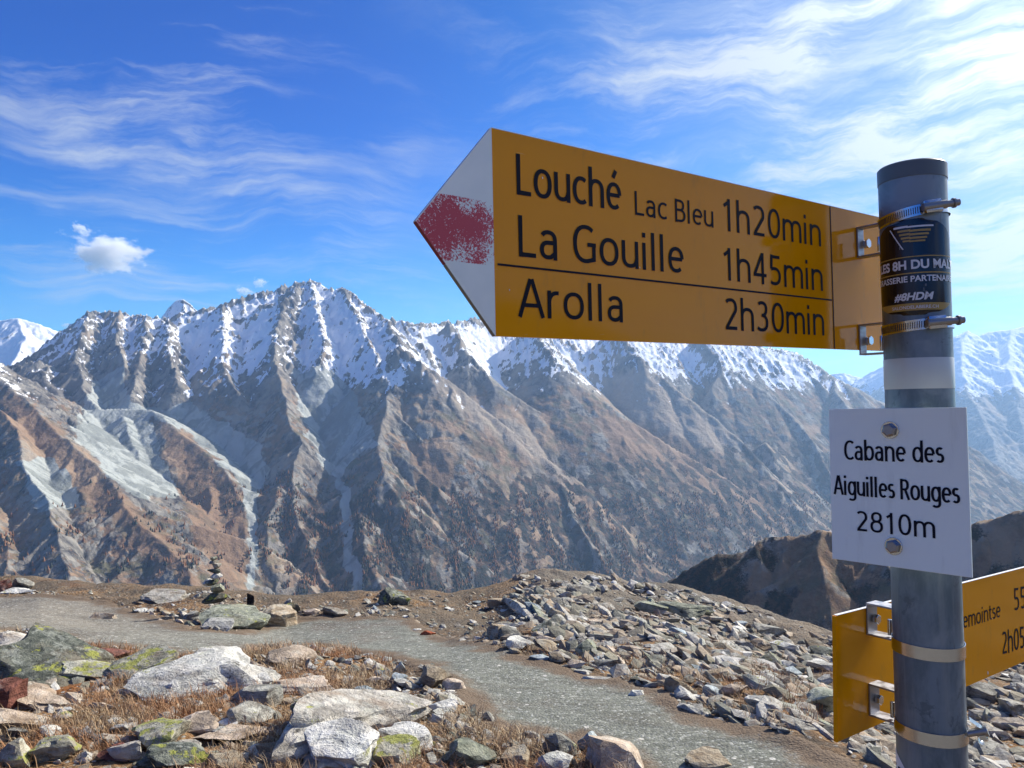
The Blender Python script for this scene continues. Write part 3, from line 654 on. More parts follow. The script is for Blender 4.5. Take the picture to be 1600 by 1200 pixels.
def rock_mat(name, dark, light, stain=(.30, .20, .12), stain_a=.25, lichen=0.0, lichen_c=(.42, .42, .06), grey_l=.3, scale=1.0, island=False):
    m = bpy.data.materials.new(name); m.use_nodes = True; B = NB(m.node_tree); B.n.clear()
    g = B.add('ShaderNodeNewGeometry'); P = g.outputs['Position']; oi = B.add('ShaderNodeObjectInfo').outputs['Random']
    rn = g.outputs['Random Per Island'] if island else oi
    off = B.add('ShaderNodeCombineXYZ', inp={0: B.math('MULTIPLY', rn, 37.0), 1: B.math('MULTIPLY', rn, 11.0), 2: 0.0}).outputs[0]
    V = B.vmath('ADD', P, off)
    n1 = B.noise(V, 3.2*scale, 6, .62); n2 = B.noise(V, 14*scale, 6, .7, .4); n3 = B.noise(V, 60*scale, 4, .7)
    sv = B.mapping(V, (1, 1.2, 6), (math.radians(14), math.radians(22), 0)); st = B.noise(sv, 5*scale, 6, .65, .3)
    col = B.mix(B.ramp(n2, .30, .68), dark, light)
    col = B.mix(B.math('MULTIPLY', B.ramp(st, .50, .40), .6), col, tuple(c*.45 for c in dark))
    col = B.mix(B.math('MULTIPLY', B.ramp(n1, .50, .66), stain_a*2), col, stain)
    col = B.mix(B.math('MULTIPLY', B.ramp(B.noise(B.vmath('ADD', V, (5., 3., 9.)), 8*scale, 6, .7), .52, .60), grey_l), col, (.58, .60, .52))
    if island:
        col = B.mix(B.ramp(B.math('FRACT', B.math('MULTIPLY', rn, 7.3)), .45, .75, 0, .7), col, (.34, .25, .16)); col = B.mix(B.ramp(B.math('FRACT', B.math('MULTIPLY', rn, 13.7)), .86, .9, 0, .8), col, (.66, .64, .58)); col = B.mix(B.ramp(B.math('FRACT', B.math('MULTIPLY', rn, 23.1)), .6, .8, 0, .6), col, (.19, .20, .15))
    v = B.ramp(rn, 0, 1, .72, 1.22, False)
    sc = B.vmath('SCALE', col); B.put(sc.node.inputs['Scale'], v); col = sc
    if lichen:
        ln = B.noise(B.vmath('ADD', V, (1., 8., 2.)), 7*scale, 7, .72, .3)
        up = B.ramp(B.add('ShaderNodeSeparateXYZ', inp={0: g.outputs['Normal']}).outputs[2], -.1, .5)
        col = B.mix(B.math('MULTIPLY', B.math('MULTIPLY', B.ramp(ln, .66-lichen*.14, .70-lichen*.14), up), .85), col, B.mix(n3, lichen_c, (.20, .22, .06)))
        col = B.mix(B.math('MULTIPLY', B.ramp(B.noise(B.vmath('ADD', V, (3., 1., 7.)), 11*scale, 6, .75), .60, .64), .75), col, (.035, .035, .03))
    cr = B.add('ShaderNodeTexVoronoi', feature='DISTANCE_TO_EDGE', inp={'Vector': B.vmath('ADD', sv, B.vmath('SCALE', B.noise(V, 6, 3, .6, 0, 1))), 'Scale': 3.1*scale})
    crack = B.ramp(cr.outputs[0], .035, .0)
    col = B.mix(B.math('MULTIPLY', B.math('MULTIPLY', crack, B.ramp(n1, .5, .62)), .3), col, tuple(c*.25 for c in dark))
    h = B.math('ADD', B.math('MULTIPLY', n2, .035), B.math('MULTIPLY', n3, .010)); h = B.math('ADD', h, B.math('MULTIPLY', st, .03));     bs = B.add('ShaderNodeBsdfPrincipled', inp={'Base Color': col, 'Roughness': .85, 'Normal': B.bump(h, .85, 1.0/scale)}); bs.inputs['Specular IOR Level'].default_value = .25
    B.l.new(bs.outputs[0], B.add('ShaderNodeOutputMaterial').inputs[0]); return m
RM = {
 'pale': rock_mat('pale_gneiss', (.33, .30, .25), (.64, .60, .52), lichen=.35),
 'white': rock_mat('white_gneiss', (.46, .45, .40), (.78, .76, .69), stain_a=.1, lichen=.3),
 'cream': rock_mat('cream_gneiss', (.38, .30, .22), (.66, .54, .42), lichen=0),
 'lichen': rock_mat('lichened_gneiss', (.25, .24, .18), (.55, .52, .41), lichen=1.0),
 'grey': rock_mat('grey_schist', (.17, .16, .135), (.42, .40, .34), stain_a=.12, lichen=.2),
 'dark': rock_mat('dark_schist', (.045, .055, .045), (.19, .20, .16), stain_a=.15, lichen=.75),
 'black': rock_mat('black_slate', (.010, .010, .012), (.030, .030, .032), stain_a=0, grey_l=.0),
 'green': rock_mat('greenish_schist', (.17, .19, .14), (.40, .41, .31), stain_a=.12, lichen=.4),
 'red': rock_mat('rusty_rock', (.12, .045, .032), (.25, .10, .07), (.34, .2, .15), .2, grey_l=.15),
 'tan': rock_mat('tan_rock', (.28, .21, .13), (.50, .42, .30), lichen=0),
 'orange': rock_mat('orange_stone', (.5, .12, .05), (.72, .22, .10), (.4, .12, .06), .1, grey_l=0),
 'blue': rock_mat('blue_grey_stone', (.22, .28, .31), (.48, .54, .56), stain_a=.05),
 'mix': rock_mat('mixed_rubble', (.20, .19, .165), (.52, .495, .43), (.36, .26, .17), .3, island=True, scale=2.0),
}
# (centre x, top, bottom, width in the photo, depth ratio, kind, roll degrees, yaw, label)
HERO = [
 (78,982,1072,215,.9,'dark',-17,10,'long dark schist slab with pale top dipping right, left edge below the path'),
 (40,984,1030,120,.7,'pale',-20,5,'pale layered slab lying on top of the long dark slab'),
 (150,1030,1066,95,.6,'lichen',-8,0,'lichen spotted end block right of the long dark slab'),
 (208,1012,1064,118,.8,'lichen',4,20,'flat rock with bright yellow lichen between two long slabs'),
 (172,1012,1036,66,.5,'red',-5,0,'small rust red slab lying on the lichen spotted flat rock'),
 (322,1014,1092,210,.9,'white',-6,-12,'broad whitish slab in the left middle, just below the path'),
 (262,1076,1094,90,.5,'pale',3,0,'thin pale ledge in front of the broad whitish slab'),
 (392,1052,1080,85,.5,'white',10,0,'white wedge at the right end of the broad whitish slab'),
 (8,1045,1122,62,.8,'red',10,30,'large rust red block cut by the left edge'),
 (52,1072,1112,120,.7,'cream',-12,0,'cream ledge stone right of the rust red block'),
 (30,1108,1146,90,.7,'cream',-10,15,'lower cream ledge stone under the rust red block'),
 (14,1024,1048,44,.7,'lichen',0,0,'small lichen stone at the left edge below the dark slab'),
 (105,1102,1120,30,.7,'white',0,10,'small whitish block standing alone in brown grass'),
 (22,1150,1205,64,.9,'lichen',0,0,'rounded lichened rock in the bottom left corner'),
 (30,1138,1158,32,.8,'grey',0,0,'small grey stone above the rounded corner rock'),
 (92,1150,1194,66,.8,'lichen',-8,20,'yellow dotted rock second from the bottom left corner'),
 (254,1130,1180,98,.8,'lichen',8,0,'pale lichened rock leaning behind the dark one, bottom left'),
 (278,1144,1212,112,.9,'dark',-10,25,'dark rock with yellow lichen at the bottom, left quarter'),
 (184,1160,1192,50,.7,'red',-6,0,'small rust brown rock beside the dark lichened rock'),
 (200,1150,1200,50,.7,'pale',12,0,'pale upright stone behind the small rust brown rock'),
 (356,1180,1212,60,.8,'tan',0,0,'tan stone cut by the bottom edge right of the dark lichened rock'),
 (380,1094,1142,86,.8,'grey',-14,10,'grey boulder with shaded left side in the grass'),
 (402,1072,1112,78,.6,'grey',6,0,'flat grey rock overhanging dark soil beside the whitish slab'),
 (310,1112,1148,76,.7,'cream',-4,0,'smooth cream rock in the grass left of the grey boulder'),
 (372,1136,1164,112,.6,'cream',-3,0,'long flat cream rock below the grey boulder'),
 (452,1002,1046,78,.8,'cream',-8,0,'cream boulder just below the near edge of the path'),
 (472,1058,1086,105,.6,'cream',2,0,'long low cream rock above the big white slab'),
 (545,1070,1178,236,1.0,'pale',-7,12,'biggest pale slab with green yellow lichen, bottom centre left'),
 (520,1118,1200,150,.7,'white',-4,-10,'whitish lower step of the biggest slab'),
 (640,1132,1180,92,.8,'white',-12,0,'white angular block right of the biggest slab'),
 (612,1150,1200,80,.7,'lichen',10,0,'lichened wedge between the biggest slab and the white block'),
 (474,1142,1176,46,.7,'dark',-20,0,'small dark pointed stone leaning on the biggest slab'),
 (440,1166,1200,80,.7,'tan',-6,0,'tan rock at the bottom left of the biggest slab'),
 (512,1180,1212,70,.7,'cream',0,0,'cream stone at the bottom edge under the biggest slab'),
 (728,1150,1206,88,.8,'green',-12,0,'green grey boulder at the bottom, left of the path'),
 (800,1166,1200,50,.8,'tan',8,0,'tan stone right of the green grey boulder'),
 (600,1046,1060,30,.7,'blue',0,0,'small blue grey stone, leftmost of the bluish cluster'),
 (618,1052,1070,36,.7,'blue',-9,0,'blue grey stone in the middle of the bluish cluster'),
 (634,1060,1078,34,.7,'white',-4,0,'whitish stone at the right of the bluish cluster'),
 (626,1038,1056,22,.7,'blue',30,0,'upright bluish stone behind the bluish cluster'),
 (676,1038,1078,52,.8,'tan',-10,0,'ochre rock with dark hollow beside the path bend'),
 (628,1080,1110,60,.8,'green',-14,0,'olive rock above the biggest slab, left of the ochre rocks'),
 (695,1092,1118,46,.8,'white',-6,0,'small white rock between grass and the path bend'),
 (708,1060,1082,40,.8,'cream',-6,0,'cream rock right of the ochre rock by the path'),
 (964,1138,1210,98,.9,'cream',-8,25,'large cream boulder on the near side of the path, bottom centre'),
 (920,1134,1180,48,.7,'blue',-20,10,'bluish face stone against the large cream boulder'),
 (876,1140,1186,62,.6,'grey',-28,0,'grey leaning slab left of the large cream boulder'),
 (866,1176,1212,66,.8,'white',0,0,'white stone at the bottom edge left of the cream boulder'),
 (1106,1176,1212,66,.8,'tan',0,0,'pinkish brown stone at the bottom edge on the path'),
 (362,938,984,104,.9,'green',-7,10,'long greenish boulder below the cairn on the crest'),
 (428,952,984,66,.8,'tan',-4,0,'tan boulder right of the greenish boulder on the crest'),
 (404,958,976,30,.7,'cream',0,0,'light stone wedged between greenish and tan boulders'),
 (298,950,972,36,.8,'grey',4,0,'grey stone left of the greenish boulder'),
 (262,924,944,74,.6,'pale',-3,0,'low pale rock on the crest left of the cairn'),
 (166,950,974,36,.7,'cream',-8,0,'cream stone at the edge of the upper path'),
 (337,966,986,50,.7,'white',-4,0,'white stone in front of the greenish boulder'),
 (391,918,956,13,.8,'black',-6,0,'small black upright stone standing on the crest'),
 (457,938,962,26,.8,'dark',0,0,'dark pointed stone on the crest right of the black one'),
 (606,916,948,62,.8,'dark',5,10,'dark green grey boulder on the crest above the path'),
 (490,948,964,32,.7,'cream',0,0,'light stone on the crest left of the dark boulder'),
 (520,950,966,46,.6,'grey',-3,0,'low grey stone on the crest above the path'),
 (38,900,926,34,.7,'grey',-20,0,'grey pointed stone on the crest near the left edge'),
 (26,916,930,60,.5,'white',2,0,'flat white stone under the grey pointed one near the left edge'),
 (2,902,928,24,.7,'red',15,0,'rust brown stone cut by the left edge on the crest'),
 (668,986,1000,22,.6,'orange',-20,0,'bright orange red stone at the far edge of the path'),
 (652,983,992,20,.6,'white',-12,0,'small white stone just left of the orange red one'),
 (1020,932,962,56,.7,'green',-5,0,'smooth light green slab near the top of the rubble mound'),
 (1072,938,968,84,.7,'green',-4,0,'broad green tan slab on the crest of the rubble mound'),
 (905,914,934,50,.7,'grey',-8,0,'grey stone at the top of the rubble mound'),
 (866,1000,1022,60,.5,'tan',-24,0,'ochre stone in the rusty patch at the foot of the mound'),
 (806,990,1016,50,.8,'white',-8,0,'white block at the left foot of the rubble mound'),
 (780,970,1000,52,.7,'tan',-10,0,'tan block at the left end of the rubble mound'),
 (995,1074,1096,26,.7,'white',-16,0,'white pointed stone on the far edge of the path'),
 (934,1056,1070,44,.5,'white',-5,0,'flat white stone on the far edge of the path'),
 (910,1046,1058,30,.6,'white',-5,0,'small white stone left of the flat white one by the path'),
 (1120,1040,1066,40,.8,'tan',-10,0,'ochre stone in the middle of the rubble mound'),
 (1196,1076,1118,66,.9,'white',-8,20,'whitish boulder low on the rubble mound'),
 (1288,1058,1124,70,.9,'green',-8,0,'grey green boulder beside the lower sign'),
 (1232,1000,1024,48,.7,'white',-6,0,'whitish stone on the right shoulder of the mound'),
 (1285,1030,1050,54,.6,'white',-8,0,'light stone on the mound left of the lower sign'),
 (1540,1068,1098,60,.8,'grey',-6,0,'grey boulder right of the pole under the sign'),
 (1585,1090,1124,54,.8,'grey',5,0,'rough grey boulder at the right edge under the sign'),
 (1535,1120,1150,50,.8,'tan',5,0,'tan stone right of the pole near the lower clamp'),
]
# long parallel slabs sticking out of the mound: x0,y0 (top end) x1,y1 (low end), thickness px
SLABS = [(838,938,912,1012,13),(862,946,946,1034,12),(820,942,866,986,12),(900,960,972,1044,10),(884,984,936,1040,11),(790,938,836,972,12),(986,1004,1030,1050,9),(1006,994,1048,1044,9),
         (1196,1108,1262,1152,10),(1222,1106,1300,1160,10),(1250,1112,1316,1154,9),(1160,1084,1216,1128,9),(1040,1020,1086,1060,8),(930,948,962,974,9)]
def put_rock(me, x, y, z, sx, sy, sz, roll, yaw, tilt=0):
    o = bpy.data.objects.new('rock', me); COL.objects.link(o)
    o.rotation_euler = (math.radians(tilt), math.radians(-roll), math.radians(yaw)); o.scale = (sx, sy, sz); o.location = (x, y, z); return o
def heroes():
    for i, (cx, yt, yb, wpx, dr, kind, roll, yaw, label) in enumerate(HERO):
        big = wpx > 60
        x, y, z = hit(cx, min(yb-3, 1230))
        y2 = y+wpx*y/F*dr*.35; k = y2/y; x *= k; y = y2; z = float(G(np.array([x]), np.array([y]))[0][0])+EYE
        s = y/F; hpx = (yb-yt)
        hw = wpx*s*.5; hd = hw*dr
        # visible height = own height + what its depth adds in the picture
        te = (HY-yb)/F
        H = max(hpx*s - 2*hd*abs(te)*.40, hpx*s*.55)
        me = rock_mesh('rock', 100+i*7, 4 if wpx > 100 else 3, .6, 19 if big else 13, .035, .055 if kind in ('dark', 'pale', 'grey', 'lichen', 'green') and big else 0)
        me.materials.append(RM[kind])
        o = put_rock(me, x, y, z+H*.27, hw*1.14, hd*1.15, H*.66, roll, yaw)
        tag(o, label, 'rock')
    for i, (x0, y0, x1, y1, th) in enumerate(SLABS):
        a = Vector(hit(x0, y0)); b = Vector(hit(x1, y1)); c = (a+b)/2; d = (a-b); L = d.length; s = c.y/F
        me = rock_mesh('rock', 900+i, 3, .5, 8, .05, .02); me.materials.append(RM[('grey', 'pale', 'green', 'cream')[i % 4]])
        o = bpy.data.objects.new('rock', me); COL.objects.link(o)
        X = d.normalized(); Y = Vector((0, 0, 1)).cross(X).normalized(); Z = X.cross(Y)
        M = Matrix((X, Y, Z)).transposed().to_4x4() @ Matrix.Rotation(math.radians(random.Random(i).uniform(-25, 25)), 4, 'X')
        o.matrix_world = Matrix.Translation(c+Vector((0, 0, th*s*.35))) @ M @ Matrix.Diagonal((L*.55, th*s*.75, th*s*.8, 1))
        rank = sorted(range(len(SLABS)), key=lambda q: SLABS[q][0]).index(i)
        W = ['leftmost', 'second', 'third', 'fourth', 'fifth', 'sixth', 'seventh', 'eighth', 'ninth', 'tenth', 'eleventh', 'twelfth', 'thirteenth', 'rightmost']
        tag(o, f"long narrow slab jutting from the rubble mound, {W[rank]}{'' if rank in (0, 13) else ' from the left'} of these slabs", 'rock', 'long slabs of the rubble mound')
heroes()
def cairn():
    bx, by, bz = hit(336, 962); by += .12; bx = (336-HX)/F*by
    s = by/F; top0 = EYE+(HY-941)/F*by
    root = bpy.data.objects.new('cairn', None); COL.objects.link(root); root.location = (bx, by, top0)
    tag(root, 'little cairn of stacked stones on the crest, seen against the brown slope', 'cairn')
    z = 0; rnd = random.Random(4)
    for i, (wp, hp, dx, kd) in enumerate([(40,16,0,'dark'),(31,13,2,'green'),(24,10,-4,'dark'),(19,10,3,'white'),(20,8,-3,'dark'),(16,8,2,'pale'),(18,5,-2,'grey'),(12,7,-2,'green')]):
        me = rock_mesh('stone', 300+i, 2, .7, 8, .05); me.materials.append(RM[kd])
        o = link('stone', me, parent=root); h = hp*s
        o.location = (dx*s, rnd.uniform(-.01, .01), z+h*.5); o.scale = (wp*s*.5, wp*s*.45, h*.60); o.rotation_euler = (rnd.uniform(-.12, .12), rnd.uniform(-.15, .15), rnd.uniform(0, 3)); z += h*.93
        if i == 3:
            o2 = o.copy(); COL.objects.link(o2); o2.parent = root; o2.location.x -= 12*s; o2.location.z -= 10*s
cairn()
WORDS = {'pale': 'pale grey', 'cream': 'cream', 'grey': 'grey', 'tan': 'tan', 'white': 'whitish', 'green': 'greenish', 'dark': 'dark lichened', 'blue': 'bluish'}
_used = set()
def stone_label(kind, wp, px, py, fallback):
    size = 'tiny' if wp < 13 else 'small' if wp < 20 else 'medium' if wp < 32 else 'large'
    near = sorted(HERO, key=lambda h: (h[0]-px)**2+2.5*((h[1]+h[2])/2-py)**2)[:8]
    for h in near:
        dx, dy = px-h[0], py-(h[1]+h[2])/2
        side = ('right of' if dx > 0 else 'left of') if abs(dx) > abs(dy)*1.2 else ('below' if dy > 0 else 'behind')
        if abs(dx) > 170: continue
        short = h[8].split(',')[0].split()
        while len(short) > 9: short = short[:9]
        while short[-1] in ('the', 'a', 'of', 'at', 'in', 'by', 'on', 'and', 'with', 'to', 'from', 'between', 'near', 'under', 'below'): short = short[:-1]
        gap = 'just ' if math.hypot(dx, dy) < h[3]*.5+22 else ''
        t = f"{size} {WORDS[kind]} stone {gap}{side} the {' '.join(short)}"
        if t not in _used and len(t.split()) <= 16: _used.add(t); return t
    return fallback
def scatter():
    rnd = random.Random(77)
    base = [rock_mesh('small_rock', 500+i, 2, (.35, .5, .7, .4)[i % 4], 12, .05) for i in range(12)]
    kinds = ['pale', 'cream', 'grey', 'tan', 'white', 'green', 'grey', 'cream', 'dark', 'pale', 'white', 'blue']
    var = []
    for i, b in enumerate(base):
        b.materials.append(RM[kinds[i]]); var.append(b)
    # regions in the photo: (x0,y0,x1,y1,count, size px range, group, label, along-slope)
    REG = [((150,952),(345,996),36,(8,24),'loose stones left of the cairn','small loose stone in the rubble strip left of the greenish boulder'),
           ((400,1016),(560,1052),26,(9,26),'stones below the path','small pale stone scattered just below the near edge of the path'),
           ((560,1030),(760,1130),34,(10,34),'stones inside the path bend','loose stone between brown grass and the path bend'),
           ((0,1070),(440,1200),60,(12,50),'stones in the bottom left grass','loose stone half sunk in brown grass, bottom left'),
           ((640,1110),(900,1200),40,(10,44),'stones in the bottom centre grass','loose stone among rusty grass, bottom centre'),
           ((770,925),(1300,1110),86,(18,66),'large stones of the rubble mound','angular stone lying on the rubble mound beyond the path'),
           ((430,940),(760,958),16,(8,18),'stones along the crest','small stone on the crest above the path')]
    for (a, b, n, (s0, s1), grp, lab) in REG:
        k = 0; tries = 0
        while k < n and tries < n*12:
            tries += 1
            px = rnd.uniform(a[0], b[0]); py = rnd.uniform(a[1], b[1])
            if py < np.interp(px, CR_X, CR_Y)+3: continue
            x, y, z = hit(px, py)
            if G(np.array([x]), np.array([y]))[1][0] > .35: continue
            wp = s0+(s1-s0)*rnd.random()**1.6; s = y/F; hw = wp*s*.5
            o = put_rock(rnd.choice(var), x, y, z+hw*.12, hw, hw*rnd.uniform(.5, .9), hw*rnd.uniform(.35, .7), rnd.uniform(-28, 14), rnd.uniform(-40, 60), rnd.uniform(-20, 20))
            tag(o, stone_label(kinds[var.index(o.data)], wp, px, py, lab), 'rock', grp); k += 1
    # rubble too small or too many to single out
    def rubble(name, label, n, sampler, size, seed, sub=1):
        R = np.random.RandomState(seed); protos = []
        for i in range(10):
            me = rock_mesh('tmp', 700+i, sub, (.3, .45, .6)[i % 3], 7, .10)
            v = np.array([p.co[:] for p in me.vertices]); f = np.array([p.vertices[:] for p in me.polygons]); protos.append((v, f)); bpy.data.meshes.remove(me)
        VS, FS = [], []; off = 0
        x, y = sampler(R, n); z = G(x, y)[0]+EYE
        for i in range(len(x)):
            v, f = protos[R.randint(10)]
            sz = size[0]+(size[1]-size[0])*R.rand()**2.6
            a = R.uniform(0, 6.28); S = np.array([1, R.uniform(.4, .9), R.uniform(.25, .6)])*sz
            rx, ry = R.uniform(-.5, .5), R.uniform(-.2, .6)
            p = v*S
            c_, s_ = math.cos(ry), math.sin(ry); p = np.stack([p[:, 0]*c_+p[:, 2]*s_, p[:, 1], -p[:, 0]*s_+p[:, 2]*c_], 1)
            c_, s_ = math.cos(rx), math.sin(rx); p = np.stack([p[:, 0], p[:, 1]*c_-p[:, 2]*s_, p[:, 1]*s_+p[:, 2]*c_], 1)
            a = R.normal(-.5, .6); c_, s_ = math.cos(a), math.sin(a); p = np.stack([p[:, 0]*c_-p[:, 1]*s_, p[:, 0]*s_+p[:, 1]*c_, p[:, 2]], 1)
            VS.append(p+np.array([x[i], y[i], z[i]+S[2]*.05])); FS.append(f+off); off += len(v)
        V = np.concatenate(VS).astype(np.float32); Fc = np.concatenate(FS).astype(np.int32)
        me = bpy.data.meshes.new(name); me.vertices.add(len(V)); me.vertices.foreach_set('co', V.ravel())
        me.loops.add(len(Fc)*3); me.loops.foreach_set('vertex_index', Fc.ravel()); me.polygons.add(len(Fc))
        me.polygons.foreach_set('loop_start', np.arange(0, len(Fc)*3, 3, dtype=np.int32)); me.polygons.foreach_set('loop_total', np.full(len(Fc), 3, np.int32))
        me.polygons.foreach_set('use_smooth', np.zeros(len(Fc), bool)); me.update(calc_edges=True)
        tag(link(name, me, RM['mix']), label, kind='stuff')
    def pix_sampler(x0, y0, x1, y1, dens=None, pathok=False):
        def f(R, n):
            X, Y = [], []
            D = np.linspace(2.6, 11, 160)
            while len(X) < n:
                px = R.uniform(x0, x1, 400); d = 2.9+(10.6-2.9)*R.rand(400)**1.0
                x = (px-HX)/F*d; z, pm, sd, md = G(x, d); py = HY-z/d*F
                Dc = np.interp(px, CR_X, CR_D)
                ok = (py > y0) & (py < y1) & (d < Dc+.5) & ((pm < .3) | pathok)
                if dens is not None: ok &= R.rand(400) < dens(x, d, px, py)
                X += x[ok].tolist(); Y += d[ok].tolist()
            return np.array(X[:n]), np.array(Y[:n])
        return f
    moundd = lambda x, d, px, py: sstep(760, 830, px-(py-930)*.9)*(.10+.90*sstep(-.16, .05, fbm(x*1.2, d*1.2, 4, 33)))
    rubble('mound_rubble', 'dense grey rubble covering the mound beyond the path', 4600, pix_sampler(760, 900, 1700, 1200, moundd), (.012, .125), 1)
    rubble('field_stones', 'small stones strewn through soil and brown grass', 4600, pix_sampler(-80, 925, 1250, 1230, lambda x, d, px, py: .25+.75*(fbm(x*1.1, d*1.1, 3, 34) > .05)), (.008, .062), 2)
    rubble('path_pebbles', 'small pebbles lying on the gravel path', 2400, pix_sampler(-80, 925, 1300, 1230, lambda x, d, px, py: np.where(G(x, d)[1] > .3, 1, .1), True), (.004, .020), 3)
scatter()
def grass():
    R = np.random.RandomState(9); N = 3900
    X, Y = [], []
    while len(X) < N:
        px = R.uniform(-60, 1300, 3000); d = 2.9+6.3*R.rand(3000)**1.5; x = (px-HX)/F*d
        z, pm, sd, md = G(x, d); py = HY-z/d*F
        n = fbm(x*1.3, d*1.3, 3, 61)
        ok = (pm < .08) & (n > -.12) & (np.interp(px, CR_X, CR_D) > d) & ((md < .35) | (fbm(x*1.2, d*1.2, 4, 33) < -.08)) & ((d < 6.4) | (x > .4) | (R.rand(3000) < .15)) & ((py > 1010) | (R.rand(3000) < .25)) & ((px < 820) | (R.rand(3000) < .35))
        X += x[ok].tolist(); Y += d[ok].tolist()
    X = np.array(X[:N]); Y = np.array(Y[:N]); Z = G(X, Y)[0]+EYE
    K = 18; bx = np.repeat(X, K)+R.normal(0, .035, N*K); by = np.repeat(Y, K)+R.normal(0, .035, N*K); bz = np.repeat(Z, K)-.008
    n = len(bx); a = R.uniform(0, 6.28, n); lean = R.uniform(.35, 1.5, n); L = R.uniform(.035, .11, n)*np.repeat(R.uniform(.6, 1.3, N), K); w = R.uniform(.0009, .0020, n)
    dx, dy = np.cos(a), np.sin(a); wx, wy = -dy*w, dx*w
    hx = dx*np.sin(lean)*L; hy = dy*np.sin(lean)*L; hz = np.cos(lean)*L
    p0 = np.stack([bx-wx, by-wy, bz], 1); p1 = np.stack([bx+wx, by+wy, bz], 1)
    m0 = np.stack([bx+hx*.45-wx*.8, by+hy*.45-wy*.8, bz+hz*.62], 1); m1 = np.stack([bx+hx*.45+wx*.8, by+hy*.45+wy*.8, bz+hz*.62], 1)
    t = np.stack([bx+hx, by+hy, bz+hz*.85], 1)
    V = np.stack([p0, p1, m1, m0, t], 1).reshape(-1, 3); i = np.arange(n)[:, None]*5
    Fq = np.concatenate([i+np.array([[0, 1, 2]]), i+np.array([[0, 2, 3]]), i+np.array([[3, 2, 4]])]).astype(np.int32)
    me = bpy.data.meshes.new('dry_grass'); me.vertices.add(len(V)); me.vertices.foreach_set('co', V.astype(np.float32).ravel())
    me.loops.add(len(Fq)*3); me.loops.foreach_set('vertex_index', Fq.ravel()); me.polygons.add(len(Fq))
    me.polygons.foreach_set('loop_start', np.arange(0, len(Fq)*3, 3, dtype=np.int32)); me.polygons.foreach_set('loop_total', np.full(len(Fq), 3, np.int32)); me.update(calc_edges=True)
    m = bpy.data.materials.new('dry_grass_blades'); m.use_nodes = True; B = NB(m.node_tree); B.n.clear()
    g = B.add('ShaderNodeNewGeometry'); c = B.mix(g.outputs['Random Per Island'], (.20, .11, .05), (.55, .42, .25)); c = B.mix(B.ramp(B.noise(g.outputs['Position'], 1.5, 3), .38, .62), c, (.30, .135, .05))
    bs = B.add('ShaderNodeBsdfPrincipled', inp={'Base Color': c, 'Roughness': .8}); B.l.new(bs.outputs[0], B.add('ShaderNodeOutputMaterial').inputs[0])
    tag(link('dry_grass', me, m), 'dry rust and straw coloured alpine grass between the rocks', kind='stuff')
grass()
# ------------------------------------------------------------------ the signpost
def simple_mat(name, col, rough=.5, metal=0, spec=.5, bump=None, coat=0):
    m = bpy.data.materials.new(name); m.use_nodes = True; b = m.node_tree.nodes['Principled BSDF']
    b.inputs['Base Color'].default_value = (*col, 1); b.inputs['Roughness'].default_value = rough; b.inputs['Metallic'].default_value = metal
    b.inputs['Specular IOR Level'].default_value = spec; b.inputs['Coat Weight'].default_value = coat
    return m
def yellow_mat():
    m = bpy.data.materials.new('yellow_sign_enamel'); m.use_nodes = True; B = NB(m.node_tree); b = B.n['Principled BSDF']
    P = B.add('ShaderNodeTexCoord').outputs['Object']
    n = B.noise(P, 7, 5, .6); n2 = B.noise(P, 130, 3, .6)
    col = B.mix(n, (.74, .285, .001), (.84, .335, .002)); col = B.mix(B.ramp(n2, .74, .80), col, (.55, .38, .16))
    gr = B.noise(B.mapping(P, (1, 1, .3)), 38, 7, .75); col = B.mix(B.math('MULTIPLY', B.ramp(gr, .55, .75), .35), col, (.30, .17, .04))
    scx = B.noise(B.mapping(P, (.12, 1, 1), (0, math.radians(24), 0)), 420, 2, .6); col = B.mix(B.math('MULTIPLY', B.ramp(scx, .72, .76), .35), col, (.75, .55, .25))
    B.put(b.inputs['Base Color'], col); B.put(b.inputs['Roughness'], B.ramp(gr, .3, .8, .05, .16))
    b.inputs['Specular IOR Level'].default_value = .2
    return m
def tip_mat():
    m = bpy.data.materials.new('white_tip_with_worn_red'); m.use_nodes = True; B = NB(m.node_tree); b = B.n['Principled BSDF']
    P = B.add('ShaderNodeTexCoord').outputs['Object']; s = B.add('ShaderNodeSeparateXYZ', inp={0: P}).outputs
    n = B.noise(P, 560, 3, .75, .9); big = B.noise(P, 42, 3, .6); n1 = B.noise(P, 1200, 2, .5)
    # red bar across the middle third, sprayed and worn
    d = B.math('ABSOLUTE', B.math('SUBTRACT', s[2], .0735)); 
    e = B.ramp(d, .0245, .0215, 0, 1); core = B.ramp(d, .022, .004, .46, .62)
    thr = B.math('ADD', core, B.math('MULTIPLY', B.math('SUBTRACT', big, .5), .75))
    thr = B.math('ADD', thr, B.ramp(s[0], -.012, -.002, 0, -.16))
    red = B.math('MULTIPLY', B.ramp(B.math('SUBTRACT', B.math('ADD', thr, .04), n), -.02, .02), B.ramp(B.math('ADD', e, B.math('MULTIPLY', B.math('SUBTRACT', n, .5), 1.2)), .45, .6))
    col = B.mix(B.ramp(B.noise(P, 20, 4), .4, .7), (.74, .79, .76), (.82, .86, .82))
    col = B.mix(red, col, B.mix(n1, (.46, .035, .05), (.56, .07, .085)))
    B.put(b.inputs['Base Color'], col); b.inputs['Roughness'].default_value = .35
    return m
